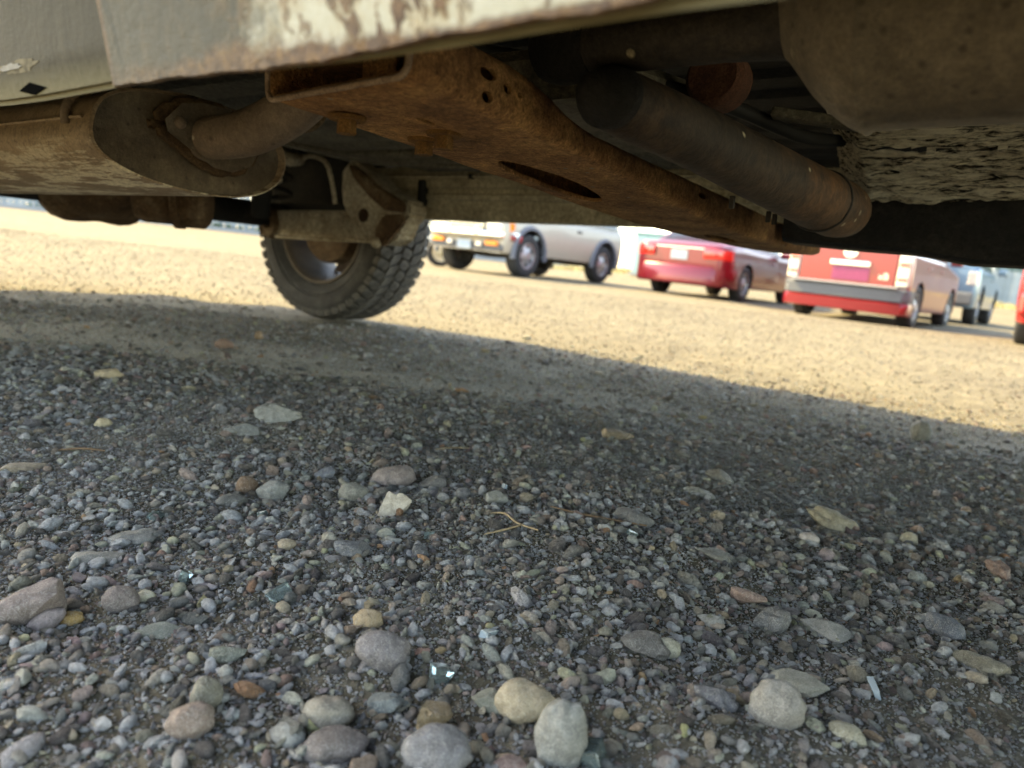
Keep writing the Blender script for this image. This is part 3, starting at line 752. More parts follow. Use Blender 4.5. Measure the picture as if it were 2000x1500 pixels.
pan = obj('transmission_pan', bm, CAKED, truck, 60); pan['label'] = 'pan caked with pale dust'
tb('engine_sump', -0.85, 1.12, 0.66, 0.9, 0.7, 0.3, DARKM, bevel=0.05)
tb('firewall', -0.45, 1.12, 0.68, 0.05, 1.9, 0.30, DARKM)
tb('bell_housing', -0.02, 1.20, 0.545, 0.42, 0.42, 0.07, DARKM, bevel=0.01)
bm = bmesh.new()
add_loft(bm, [[T(u, 1.30, 0.312 + d), T(u, 1.315, 0.306 + d), T(u, 1.40, 0.306 + d), T(u, 1.42, 0.32 + d), T(u, 1.42, 0.42), T(u, 1.32, 0.42), T(u, 1.30, 0.392 - e)] for u, d, e in
    ((0.325, 0.02, 0.0), (0.30, 0.018, 0.002), (0.22, 0.013, 0.004), (0.13, 0.010, 0.006), (0.09, 0.004, 0.012), (0.05, -0.002, 0.02), (0.0, -0.002, 0.026), (-0.10, -0.002, 0.03))])
obj('far_frame_rail', bm, DARKM, truck, 30)

# --- far sill, floor
bm = bmesh.new()
fp = [(1.755, 0.380), (1.750, 0.376), (1.742, 0.380), (1.740, 0.432), (1.728, 0.436), (1.726, 0.449), (1.738, 0.453), (1.738, 0.466), (1.722, 0.470), (1.722, 0.50), (1.735, 0.53), (2.05, 0.53), (2.10, 0.50), (2.06, 0.42), (2.02, 0.396), (1.98, 0.400), (1.85, 0.405), (1.76, 0.402)]
add_loft(bm, [[T(u, v, z) for v, z in fp] for u in (1.72, 1.3, 0.9, 0.5, 0.1, -0.35)])
fs = obj('far_rocker_panel', bm, SILLP, truck, 30)
tb('rubber_clip', 1.492, 1.722, 0.452, 0.024, 0.03, 0.075, BLACKRUB, fs, bevel=0.004)
bm = bmesh.new()
fz = lambda u: float(np.interp(u, [-1.5, 1.45, 1.75, 1.95, 3.4], [0.515, 0.515, 0.56, 0.70, 0.74]))
for u0, u1 in zip(np.linspace(-0.5, 3.4, 40)[:-1], np.linspace(-0.5, 3.4, 40)[1:]):
    pass
us = np.linspace(-1.4, 3.4, 48); vs_ = np.linspace(0.30, 2.0, 86)
grid = [[bm.verts.new(T(u, v, fz(u) + (0.007 if (int(v / 0.055) % 2) else 0.0) - 0.006)) for v in vs_] for u in us]
for a, b_ in zip(grid[:-1], grid[1:]):
    for k in range(len(vs_) - 1): bm.faces.new((a[k], a[k + 1], b_[k + 1], b_[k]))
fl_ = obj('floor_pan', bm, [FLOORP, DARKM], truck)
for p in fl_.data.polygons:
    if p.center.x > U0 - 0.62: p.material_index = 1  # front part of the floor gets the black material
for vq in (1.28, 1.36, 1.44): tube('floor_rib', [T(1.95, vq, 0.60), T(1.72, vq + 0.05, 0.548), T(1.40, vq + 0.10, 0.508), T(0.9, vq + 0.14, 0.508)], 0.011, FLOORP, truck, 10, 5)
tb('tunnel_shield', 0.46, 0.80, 0.455, 0.20, 0.30, 0.05, FLOORP, rot=Euler((0.12, 0, 0)).to_matrix(), bevel=0.012)
tube('fuel_line', [T(1.75, 0.98, 0.53), T(1.45, 0.96, 0.505), T(0.9, 0.95, 0.50), T(0.55, 0.94, 0.498), T(0.42, 0.90, 0.49)], 0.005, SUSP, truck, 8, 5)
tube('fuel_line', [T(1.75, 1.00, 0.53), T(1.45, 0.985, 0.503), T(0.9, 0.975, 0.498), T(0.55, 0.965, 0.496), T(0.42, 0.93, 0.488)], 0.004, BLACKRUB, truck, 8, 5)
tube('brake_pipe', [T(1.66, 1.705, 0.50), T(1.3, 1.702, 0.497), T(0.9, 1.702, 0.495), T(0.5, 1.700, 0.495)], 0.004, SILLP, truck, 8, 4)
for uq in (1.30, 1.02, 0.78): tb('pipe_clip', uq, 1.705, 0.497, 0.014, 0.02, 0.014, BLACKRUB, bevel=0.002)
tube('hanger_rod', [T(0.99, 0.50, 0.42), T(0.97, 0.455, 0.425), T(0.95, 0.44, 0.445), T(0.94, 0.46, 0.48)], 0.005, RUSTD, truck, 8, 5)
tube('hanger_rod', [T(0.80, 0.665, 0.40), T(0.80, 0.70, 0.41), T(0.80, 0.72, 0.44), T(0.80, 0.72, 0.50)], 0.005, RUSTD, truck, 8, 5)
tb('hanger_rubber', 0.80, 0.72, 0.485, 0.03, 0.02, 0.04, BLACKRUB, bevel=0.006)
tube('wiring_loom', [T(0.60, 0.72, 0.50), T(0.45, 0.78, 0.478), T(0.32, 0.90, 0.46), T(0.26, 1.08, 0.452), T(0.22, 1.22, 0.47)], 0.009, BLACKRUB, truck, 10, 6)
tb('spare_well', 2.35, 1.15, 0.60, 0.55, 1.2, 0.12, DARKM, bevel=0.03)
tb('inner_arch', 1.98, 1.80, 0.60, 0.5, 0.06, 0.4, DARKM, bevel=0.02)
tb('inner_arch', 1.98, 0.38, 0.62, 0.5, 0.06, 0.36, DARKM, bevel=0.02)

HOLEM = dirty_metal('dark_rust_inside', [(0.02, 0.011, 0.007), (0.04, 0.02, 0.01), (0.07, 0.036, 0.016)], 30, 0.002, 0.9)
# --- trailing link, bracket, axle
bm = bmesh.new()
add_loft(bm, [[T(u, 1.70, z0), T(u, 1.70, z1), T(u, 1.76, z1), T(u, 1.76, z0)] for u, z0, z1 in ((2.15, 0.300, 0.385), (2.10, 0.298, 0.390), (1.95, 0.298, 0.392), (1.80, 0.299, 0.394), (1.64, 0.302, 0.395))])
bmesh.ops.bevel(bm, geom=bm.edges[:], offset=0.006, segments=2, affect='EDGES')
lk = obj('trailing_link', bm, SUSP, truck, 40)
bm = bmesh.new()
add_revolve(bm, [(0.018, -0.035), (0.045, -0.035), (0.052, -0.02), (0.052, 0.03), (0.045, 0.045), (0.018, 0.045)], T(2.165, 1.72, 0.343), 26, True)
obj('bushing', bm, RUSTD, lk, 40)
tube('link_lip', [T(2.12, 1.692, 0.298), T(1.9, 1.692, 0.298), T(1.62, 1.692, 0.301)], 0.006, SUSP, lk, 8, 2)
bm = bmesh.new()
outl = [(1.70, 0.50), (1.66, 0.535), (1.60, 0.50), (1.53, 0.455), (1.425, 0.412), (1.418, 0.375), (1.455, 0.345), (1.455, 0.315), (1.50, 0.288), (1.59, 0.298), (1.64, 0.345), (1.69, 0.395), (1.70, 0.44)]
add_prism(bm, [T(u, 1.585, z) for u, z in outl], Vector((0, 0.085, 0)))
bmesh.ops.bevel(bm, geom=[e for e in bm.edges], offset=0.010, segments=2, affect='EDGES')
br = obj('frame_bracket', bm, SUSP, truck, 40)
bm = bmesh.new()
o2 = [(1.655, 0.515), (1.60, 0.492), (1.53, 0.450), (1.43, 0.408), (1.425, 0.380), (1.50, 0.385), (1.56, 0.42), (1.63, 0.475)]
add_prism(bm, [T(u, 1.567, z) for u, z in o2], Vector((0, 0.022, 0)))
bmesh.ops.bevel(bm, geom=bm.edges[:], offset=0.005, segments=2, affect='EDGES')
obj('bracket_rib', bm, RUSTD, br, 40)
bm = bmesh.new()
o3 = [(1.50, 0.372), (1.43, 0.375), (1.425, 0.350), (1.468, 0.312), (1.49, 0.285), (1.525, 0.285), (1.53, 0.33)]
add_prism(bm, [T(u, 1.562, z) for u, z in o3], Vector((0, 0.026, 0)))
bmesh.ops.bevel(bm, geom=bm.edges[:], offset=0.006, segments=2, affect='EDGES')
obj('bracket_foot', bm, RUSTD, br, 40)
bm = bmesh.new(); bmesh.ops.create_uvsphere(bm, u_segments=16, v_segments=10, radius=0.015, matrix=Matrix.Translation(T(1.515, 1.56, 0.292)))
obj('pivot_bolt', bm, SUSP, br, 60)
bm = bmesh.new(); bmesh.ops.create_uvsphere(bm, u_segments=14, v_segments=8, radius=0.02, matrix=Matrix.Translation(T(1.595, 1.583, 0.37)) @ Matrix.Diagonal((1, 0.25, 1, 1)))
obj('bracket_hole', bm, HOLEM, br, 60)
AX = 2.20
tube('axle_tube', [T(AX, 0.35, 0.375), T(AX, 0.95, 0.372), T(AX, 1.35, 0.372), T(AX, 1.93, 0.375)], 0.042, DARKM, truck, 24, 2)
bm = bmesh.new()
dc = T(AX - 0.02, 1.115, 0.385)
bmesh.ops.create_icosphere(bm, subdivisions=4, radius=1.0)
for v in bm.verts:
    p = v.co.copy(); ang = atan2(p.z, p.y)
    k = 1 + 0.07 * cos(6 * ang) * (1 - abs(p.x)) + 0.05 * mnoise.noise(p * 2.3)
    q = Vector((p.x * 0.16, p.y * 0.165 * k, p.z * 0.092 * k))
    if abs(p.x) < 0.16: q.y *= 1.12; q.z *= 1.12
    v.co = dc + q
diff = obj('differential', bm, RUSTD, truck, 30)
bm = bmesh.new()
Rx = Matrix.Rotation(pi / 2, 3, 'Z')
add_revolve(bm, [(0.0, -0.10), (0.054, -0.10), (0.060, -0.08), (0.060, -0.02), (0.056, -0.012), (0.070, -0.008), (0.070, 0.01), (0.062, 0.014), (0.066, 0.02), (0.066, 0.06), (0.056, 0.07), (0.0, 0.07)], T(1.77, 1.115, 0.352), 30, False, Matrix.Rotation(radians(-48), 3, 'Z'))
obj('vibration_damper', bm, RUSTD, truck, 40)
tube('shock_absorber', [T(2.02, 1.55, 0.36), T(1.95, 1.50, 0.52), T(1.90, 1.46, 0.68)], [0.03, 0.03, 0.026], BLACKRUB, truck, 18, 2)
tube('brake_line', [T(1.70, 1.57, 0.40), T(1.71, 1.56, 0.47), T(1.73, 1.55, 0.52), T(1.79, 1.54, 0.535), T(1.83, 1.54, 0.52)], 0.007, SUSP, truck, 10, 6)
bm = bmesh.new()
for k in range(60):
    pass
hel = [T(2.05 + 0.055 * cos(k * 0.5), 1.62 + 0.055 * sin(k * 0.5), 0.42 + k * 0.0042) for k in range(64)]
add_tube(bm, hel, 0.0075, 8, 1); obj('coil_spring', bm, DARKM, truck, 60)
tb('spring_seat', 1.85, 1.50, 0.53, 0.10, 0.08, 0.035, SUSP, rot=Euler((0.2, 0.3, 0.4)).to_matrix(), bevel=0.01)
tb('hose_clamp', 1.92, 1.52, 0.465, 0.045, 0.03, 0.022, SUSP, rot=Euler((0.2, 0.1, 0.4)).to_matrix(), bevel=0.006)

# --- wheels
WR = 0.362
def wheel(u, v_in, v_out, zc, blocks):
    """tyre (> tread blocks) and rim (> hub, brake drum) as parts of the truck"""
    sgn = 1 if v_out > v_in else -1
    w = abs(v_out - v_in); c = T(u, v_in, zc)
    R_ = Matrix.Diagonal((1, sgn, 1))
    prof = [(0.216, 0.030), (0.220, 0.022), (0.232, 0.014), (0.247, 0.006), (0.262, 0.0015), (0.268, 0.003), (0.272, -0.001), (0.30, -0.003), (0.318, 0.001), (0.328, 0.006), (0.331, 0.011), (0.337, 0.013), (0.341, 0.022), (0.345, 0.034), (0.3465, 0.06),
            (0.348, w / 2), (0.3465, w - 0.06), (0.345, w - 0.034), (0.341, w - 0.022), (0.337, w - 0.013), (0.328, w - 0.006), (0.30, w + 0.003), (0.262, w - 0.001), (0.232, w - 0.014), (0.216, w - 0.030)]
    bm = bmesh.new(); add_revolve(bm, prof, c, 72, False, R_)
    ty = obj('tyre', bm, TYRE, truck, 30)
    if blocks:
        nb = 50; rows = [(0.020, 0.044, 0.0), (0.068, 0.046, 0.5), (w / 2, 0.044, 0.0), (w - 0.068, 0.046, 0.5), (w - 0.020, 0.044, 0.0)]
        rows = [(0.022, 0.040, 0.0), (0.069, 0.045, 0.45), (0.122, 0.046, 0.9), (0.176, 0.046, 0.35), (0.226, 0.040, 0.8)]
        for ri, (yc, bw, ph) in enumerate(rows):
            bm = bmesh.new()
            sh = ri in (0, 4)
            da = 2 * pi / nb * 0.41
            ro, ri_ = (0.3605, 0.340) if not sh else (0.358, 0.334)
            def pt(a, y, r): return Vector((r * cos(a), y, r * sin(a)))
            sk = 0.045 if ri in (1, 3) else -0.03
            pts = [(-da, -bw / 2), (-da * 0.25, -bw / 2 - 0.004), (da, -bw / 2 + 0.004), (da, bw / 2), (da * 0.2, bw / 2 + 0.004), (-da, bw / 2 - 0.004)]
            top = []; bot = []
            for a, y in pts:
                yy = yc + y; aa = a + sk * y / bw
                drop = 0.0
                if sh: drop = 0.012 * (1 if (ri == 0 and y < 0) or (ri == 4 and y > 0) else 0)
                top.append(bm.verts.new(pt(aa * 0.95, yc + y * 0.95, ro - drop))); bot.append(bm.verts.new(pt(aa, yy, ri_ - drop)))
            bm.faces.new(top); m_ = len(pts)
            for k in range(m_): bm.faces.new((top[k], bot[k], bot[(k + 1) % m_], top[(k + 1) % m_]))
            bmesh.ops.recalc_face_normals(bm, faces=bm.faces[:])
            me = bpy.data.meshes.new('tread_block'); bm.to_mesh(me); bm.free(); me.materials.append(TREAD)
            for k in range(nb):
                o = bpy.data.objects.new('tread_block', me); COL.objects.link(o); o.parent = ty
                o.location = c; o.rotation_euler = (0, (k + ph) * 2 * pi / nb, 0)
    # barrel seen from inside, spoked disc towards the outer face
    bm = bmesh.new()
    add_revolve(bm, [(0.222, 0.022), (0.2225, 0.014), (0.217, 0.012), (0.212, 0.017), (0.207, 0.035), (0.203, 0.06), (0.196, 0.10), (0.194, w - 0.05), (0.198, w - 0.03), (0.21, w - 0.02)], c, 64, False, R_)
    rim = obj('rim', bm, STEELRIM, truck, 40)
    bm = bmesh.new(); nh = 6
    for k in range(nh):
        a = 2 * pi * k / nh + 0.35
        for (r0, r1, h) in ((0.05, 0.20, 0.34),):
            o_ = []
            for (r, da) in ((0.055, 0.50), (0.13, 0.30), (0.196, 0.34), (0.196, -0.34), (0.13, -0.30), (0.055, -0.50)):
                o_.append(c + R_ @ Vector((r * cos(a + da), w - 0.07, r * sin(a + da))))
            add_prism(bm, o_, Vector((0, 0.012 * sgn, 0)))
    obj('spoke', bm, dirty_metal('brown_rim_inside', [(0.05, 0.032, 0.024), (0.09, 0.062, 0.047), (0.14, 0.10, 0.08)], 20, 0.001, 0.7), rim)
    bm = bmesh.new()
    add_revolve(bm, [(0.0, 0.03), (0.05, 0.03), (0.055, 0.045), (0.135, 0.05), (0.142, 0.06), (0.142, 0.11), (0.10, 0.12), (0.10, w - 0.06), (0.0, w - 0.06)], c, 40, False, R_)
    obj('brake_drum', bm, RUSTD, rim, 35)
    return ty
wheel(AX, 1.945, 2.195, 0.362, True)
wheel(AX, 0.305, 0.055, 0.362, False)
zf_ = 0.362 - sin(RAKE) * 2.75
wheel(-0.56, 1.945, 2.195, zf_ + 0.003, False)
wheel(-0.56, 0.305, 0.055, zf_ + 0.003, False)

# --- body above the sills (out of frame, it shades the ground)
WHITEP = paint('old_white_paint', (0.62, 0.6, 0.54), 0, 0.4)
def bring(u, vn, vf, z0, z1, cap_=0.06):
    return [T(u, vn + 0.10, z0), T(u, vn + 0.02, z0 + 0.02), T(u, vn, z0 + 0.25), T(u, vn + 0.01, z1 - 0.12), T(u, vn + cap_, z1), T(u, (vn + vf) / 2, z1 + 0.02), T(u, vf - cap_, z1), T(u, vf - 0.01, z1 - 0.12), T(u, vf, z0 + 0.25), T(u, vf - 0.02, z0 + 0.02), T(u, vf - 0.10, z0)]
bm = bmesh.new()
add_loft(bm, [bring(*a) for a in ((3.62, 0.30, 1.35, 0.60, 1.02), (3.50, 0.12, 1.60, 0.56, 1.06), (3.2, 0.06, 1.95, 0.53, 1.08), (2.95, 0.05, 2.12, 0.53, 1.08), (2.62, 0.045, 2.22, 0.72, 1.08), (2.55, 0.045, 2.22, 0.76, 1.08), (1.85, 0.045, 2.24, 0.76, 1.08), (1.78, 0.045, 2.24, 0.545, 1.08), (1.0, 0.045, 2.26, 0.545, 1.08),
    (0.0, 0.045, 2.27, 0.545, 1.08), (-0.1, 0.045, 2.27, 0.60, 1.08), (-0.2, 0.045, 2.27, 0.80, 1.06), (-0.92, 0.045, 2.27, 0.80, 1.02), (-1.0, 0.06, 2.26, 0.55, 1.0), (-1.35, 0.12, 2.16, 0.58, 0.95), (-1.45, 0.3, 1.95, 0.62, 0.85))])
body = obj('body', bm, WHITEP, truck, 35)
bm = bmesh.new()
add_loft(bm, [[T(u, vn, 1.08), T(u, vn + 0.10, z1 - 0.06), T(u, vn + 0.16, z1), T(u, vf - 0.16, z1), T(u, vf - 0.10, z1 - 0.06), T(u, vf, 1.08)] for u, vn, vf, z1 in
    ((3.3, 0.12, 2.0, 1.2), (2.95, 0.12, 2.15, 1.76), (1.0, 0.10, 2.21, 1.80), (0.2, 0.12, 2.2, 1.77), (-0.5, 0.14, 2.16, 1.12))])
cab = obj('cab', bm, WHITEP, truck, 30)
for vn, s_ in ((0.168, -1), (2.155, 1)):
    for ua, ub in ((1.75, 1.05), (0.95, 0.25)):
        bm = bmesh.new(); sl = 0.05 * s_
        add_prism(bm, [T(ua, vn + 0.012 * s_, 1.16), T(ub, vn + 0.012 * s_, 1.16), T(ub, vn - 0.036 * s_, 1.62), T(ua, vn - 0.036 * s_, 1.62)], Vector((0, 0.012 * s_, 0)))
        obj('window', bm, GLASSD, cab)
tb('rear_bumper', 3.50, 1.12, 0.58, 0.16, 1.3, 0.14, CHROME, bevel=0.02)
tb('front_bumper', -1.46, 1.15, 0.60, 0.14, 1.9, 0.16, CHROME, bevel=0.02)

# ------------------------------------------------------------------ fences, kerb, far things
PALEB = [simple('pale_board_paint', (0.24, 0.29, 0.32), 0.7, 0, 0.3, 0.12, 4), simple('grey_board_paint', (0.20, 0.24, 0.265), 0.7, 0, 0.3, 0.2, 4), simple('white_board_paint', (0.29, 0.325, 0.34), 0.7, 0, 0.3, 0.12, 4)]
POSTM = simple('galvanised_post', (0.38, 0.39, 0.39), 0.5, 0.3, 0.5, 0.1)
def fence(label, x0, x1, y, zh, pitch, post_every, m3, slope=0.0):
    f = empty('board_fence', (x0, y, hz1(x0, y))); tag(f, label, 'fence')
    bmx = {}
    n = int((x1 - x0) / pitch); meshes = []
    for k in range(3):
        bm = bmesh.new(); add_box(bm, Vector((0, 0, zh / 2)), (pitch * 0.95, 0.022, zh), None, 0.006)
        me = bpy.data.meshes.new('board'); bm.to_mesh(me); bm.free(); me.materials.append(m3[k]); meshes.append(me)
    rr = random.Random(int(abs(x0) * 10))
    for i in range(n):
        o = bpy.data.objects.new('board', rr.choice(meshes)); COL.objects.link(o); o.parent = f
        x = x0 + (i + 0.5) * pitch
        o.location = (x - x0, rr.uniform(-0.006, 0.006), hz1(x, y) - f.location.z - 0.03 + rr.uniform(-0.02, 0.02))
    for i in range(0, n + 1, post_every):
        x = x0 + i * pitch
        o = box('post', (x - x0, -0.055, zh / 2 + hz1(x, y) - f.location.z), (0.09, 0.08, zh + 0.12), POSTM, f, None, 0.01)
    for zz in (0.35, zh - 0.25):
        o = box('rail', ((x1 - x0) / 2, 0.04, zz), (x1 - x0, 0.05, 0.09), m3[1], f, None, 0.005)
    return f
fence('long pale blue-grey board fence behind a kerb, beyond the muffler', -26, 1.5, 28, 1.9, 0.24, 12, PALEB)
fence('pale board fence with white posts beyond the cars on the right', 9.0, 30, 26, 1.25, 0.26, 9, PALEB)
CONC = simple('kerb_concrete', (0.22, 0.235, 0.25), 0.85, 0, 0.3, 0.2, 20)
k_ = box('kerb', (-12, 27.4, hz1(-12, 27.4) + 0.06), (30, 0.25, 0.16), CONC, None, None, 0.02); tag(k_, 'low grey kerb along the fence', kind='structure')
# weeds along the left fence
WEED = simple('weed_leaves', (0.06, 0.10, 0.04), 0.7, 0, 0.2, 0.4, 40)
bm = bmesh.new()
for i in range(900):
    cx = random.choice([-16.4, -13.9, -12.4, -11.6, -10.9, -9.4, -18.0, -6.0]) + random.gauss(0, 0.45)
    p = Vector((cx, 27.62 + random.uniform(0, 0.22), hz1(cx, 27.6))); h = random.uniform(0.08, 0.36); a = random.uniform(0, pi); t = Vector((cos(a), sin(a), 0)) * random.uniform(0.01, 0.03)
    ln = Vector((random.gauss(0, 0.08), random.gauss(0, 0.05), h))
    bm.faces.new([bm.verts.new(p - t), bm.verts.new(p + t), bm.verts.new(p + ln * 0.6 + t * 1.3), bm.verts.new(p + ln)])
tag(obj('weeds', bm, WEED), 'green weeds along the kerb at the left fence', kind='stuff')
# dry grass strip on the bank
DRY = simple('dry_grass_blades', (0.42, 0.35, 0.17), 0.8, 0, 0.2, 0.3, 40)
bm = bmesh.new()
for i in range(6000):
    cx = random.uniform(0.5, 24); cy = random.uniform(23.6, 25.8)
    p = Vector((cx, cy, hz1(cx, cy) - 0.01)); h = random.uniform(0.06, 0.22); a = random.uniform(0, pi); t = Vector((cos(a), sin(a), 0)) * random.uniform(0.01, 0.03)
    ln = Vector((random.gauss(0, 0.06), random.gauss(0, 0.05), h))
    bm.faces.new([bm.verts.new(p - t), bm.verts.new(p + t), bm.verts.new(p + ln)])
tag(obj('dry_grass', bm, DRY), 'strip of dry yellow grass at the foot of the far fence', kind='stuff')
# green-grey ribbed shed behind the right fence
SHEDM = simple('green_grey_sheet', (0.10, 0.145, 0.13), 0.55, 0.2, 0.4, 0.1, 3)
shed = empty('metal_shed', (26, 33, hz1(26, 33))); tag(shed, 'long green-grey ribbed metal shed behind the pale fence', 'shed')
bm = bmesh.new()
nR = 60; pl = []
for k in range(nR * 4 + 1):
    pl.append((-12 + 24 * k / (nR * 4), -4 + (0.05 if k % 4 in (1, 2) else 0.0)))
add_loft(bm, [[Vector((x, y, z)) for x, y in pl] for z in (0, 4.2)], False, False)
obj('ribbed_wall', bm, SHEDM, shed)
box('wall', (0, 0.05, 2.1), (24, 7.9, 4.2), SHEDM, shed)
bm = bmesh.new(); add_prism(bm, [Vector((-12.2, -4.3, 4.2)), Vector((-12.2, 0, 5.3)), Vector((-12.2, 4.3, 4.2))], Vector((24.4, 0, 0)))
obj('roof', bm, SHEDM, shed)
# teal utility cabinet by the silver car
TEAL = simple('pale_teal_enamel', (0.20, 0.33, 0.335), 0.35, 0, 0.5, 0.06)
cabp = (3.80, 22.5)
uc = empty('utility_cabinet', (cabp[0], cabp[1], hz1(*cabp)), radians(-35)); tag(uc, 'pale teal utility cabinet behind the silver four-wheel drive', 'cabinet')
box('cabinet_body', (0, 0, 0.62), (0.95, 0.8, 1.14), TEAL, uc, None, 0.03, 2)
box('cabinet_lid', (0, 0, 1.235), (1.02, 0.87, 0.08), TEAL, uc, None, 0.02, 2)
box('plinth', (0, 0, 0.02), (1.05, 0.9, 0.08), CONC, uc, None, 0.01)
box('cabinet_door', (0, -0.406, 0.62), (0.8, 0.012, 0.95), TEAL, uc, None, 0.004)

# ------------------------------------------------------------------ parked cars
def car_wheel(name, root, x, y, r, w, side, hub, holes=6):
    bm = bmesh.new(); ri = r * 0.60
    add_revolve(bm, [(ri, -w * 0.42), (ri + 0.02, -w / 2), (r - 0.035, -w * 0.5), (r - 0.01, -w * 0.42), (r, -w * 0.28), (r, w * 0.28), (r - 0.01, w * 0.42), (r - 0.035, w * 0.5), (ri + 0.02, w / 2), (ri, w * 0.42)], (x, y, r), 36)
    t = obj('wheel', bm, CARTYRE, root, 40)
    bm = bmesh.new(); s = side
    add_revolve(bm, [(ri + 0.004, -w * 0.40 * s), (ri + 0.004, w * 0.43 * s), (ri - 0.018, w * 0.42 * s), (ri - 0.025, w * 0.30 * s), (ri * 0.55, w * 0.34 * s), (ri * 0.34, w * 0.40 * s), (ri * 0.3, w * 0.46 * s), (0.0, w * 0.47 * s)], (x, y, r), 36)
    rim = obj('rim', bm, hub, t, 40)
    bm = bmesh.new()
    for k in range(holes):
        a = 2 * pi * (k + 0.5) / holes
        o_ = [Vector((x + (ri * 0.72 + ri * 0.15 * cos(q)) * cos(a) - ri * 0.15 * sin(q) * sin(a), y + (w * 0.333) * s, r + (ri * 0.72 + ri * 0.15 * cos(q)) * sin(a) + ri * 0.15 * sin(q) * cos(a))) for q in np.linspace(0, 2 * pi, 9)[:-1]]
        add_prism(bm, o_, Vector((0, 0.004 * s, 0)))
    obj('rim_openings', bm, BLKPL, rim)
    return t

def car_body(root, L, W, zb, prof, wb, xr, r, m, rear_r=0.25, front_r=0.45, flat_rear=0.0, arch=1.16, bulge=0.05, nz=12):
    """lofted lower body. x forward, rear wheel centre at xr, wheelbase wb; prof: (x, z_top) of bonnet/belt/boot line; x from x0 (tail) to x0+L"""
    x0 = prof[0][0]; x1 = prof[-1][0]
    px_ = [p[0] for p in prof]; pz_ = [p[1] for p in prof]
    tail = [x0 + rear_r * q for q in (0, 0.03, 0.1, 0.22, 0.4, 0.65, 1.0)]
    nose = [x1 - front_r * q for q in (1.0, 0.65, 0.4, 0.22, 0.1, 0.03, 0)]
    mid = list(np.arange(tail[-1] + 0.06, nose[0] - 0.03, 0.055))
    xs = tail + mid + nose
    bm = bmesh.new(); rows = []
    for x in xs:
        q = 1.0
        if x < x0 + rear_r: q = 1 - (1 - max(0.0, 1 - ((x0 + rear_r - x) / rear_r) ** 2) ** 0.5) * (rear_r / W * 1.1)
        if x > x1 - front_r: q = 1 - (1 - max(0.0, 1 - ((x - x1 + front_r) / front_r) ** 2) ** 0.5) * (front_r / W * 1.0)
        zt = float(np.interp(x, px_, pz_)); hw = W / 2 * q
        ring = [(0.0, zb + 0.02)]
        ring.append((hw * 0.6, zb + 0.02)); ring.append((hw * 0.93, zb + 0.01))
        for k in range(nz + 1):
            f = k / nz; z = zb + 0.03 + (zt - zb - 0.09) * f
            ww = hw * (1 - bulge * (1.5 * (f - 0.55)) ** 2 - 0.008 * (0.42 < f < 0.5))
            ring.append((ww, z))
        ring.append((hw * 0.945, zt - 0.018)); ring.append((hw * 0.87, zt)); ring.append((hw * 0.5, zt + 0.015)); ring.append((0.0, zt + 0.02))
        rows.append([Vector((x, y, z)) for y, z in ring])
    # snap arches
    R_ = r * arch; cs = [(xr, r), (xr + wb, r)]
    full = []
    for row in rows:
        left = row; right = [Vector((p.x, -p.y, p.z)) for p in row[1:-1]]
        full.append(left + right[::-1])
    def d_in(p):
        for cx, cz in cs:
            if abs(p.y) > W * 0.28 and p.z < r + R_ + 0.02:
                d = sqrt((p.x - cx) ** 2 + (p.z - cz) ** 2)
                if d < R_: return cx, cz, d
        return None
    vr = [[bm.verts.new(p) for p in row] for row in full]
    n = len(full[0])
    ins = {}
    for row in vr:
        for v in row: ins[v] = d_in(v.co)
    for a, b_ in zip(vr[:-1], vr[1:]):
        for i in range(n):
            j = (i + 1) % n
            q = (a[i], a[j], b_[j], b_[i])
            if all(ins[v] for v in q): continue
            bm.faces.new(q)
    for v, d in ins.items():
        if d and v.link_faces:
            cx, cz, dd = d
            if dd > 1e-4:
                k = R_ / dd; v.co.x = cx + (v.co.x - cx) * k
                v.co.z = max(zb + 0.01, cz + (v.co.z - cz) * k)
    bm.faces.new(vr[0]); bm.faces.new(vr[-1])
    bmesh.ops.delete(bm, geom=[v for v in bm.verts if not v.link_faces], context='VERTS')
    bmesh.ops.recalc_face_normals(bm, faces=bm.faces[:])
    b = obj('body', bm, m, root, 32)
    for cx, cz in cs:
        bm = bmesh.new()
        add_box(bm, Vector((cx, 0, zb + 0.06 + R_ * 0.55)), (R_ * 2.05, W * 0.60, R_ * 1.1), None, 0.05)
        obj('wheel_well', bm, BLKPL, b)
    return b

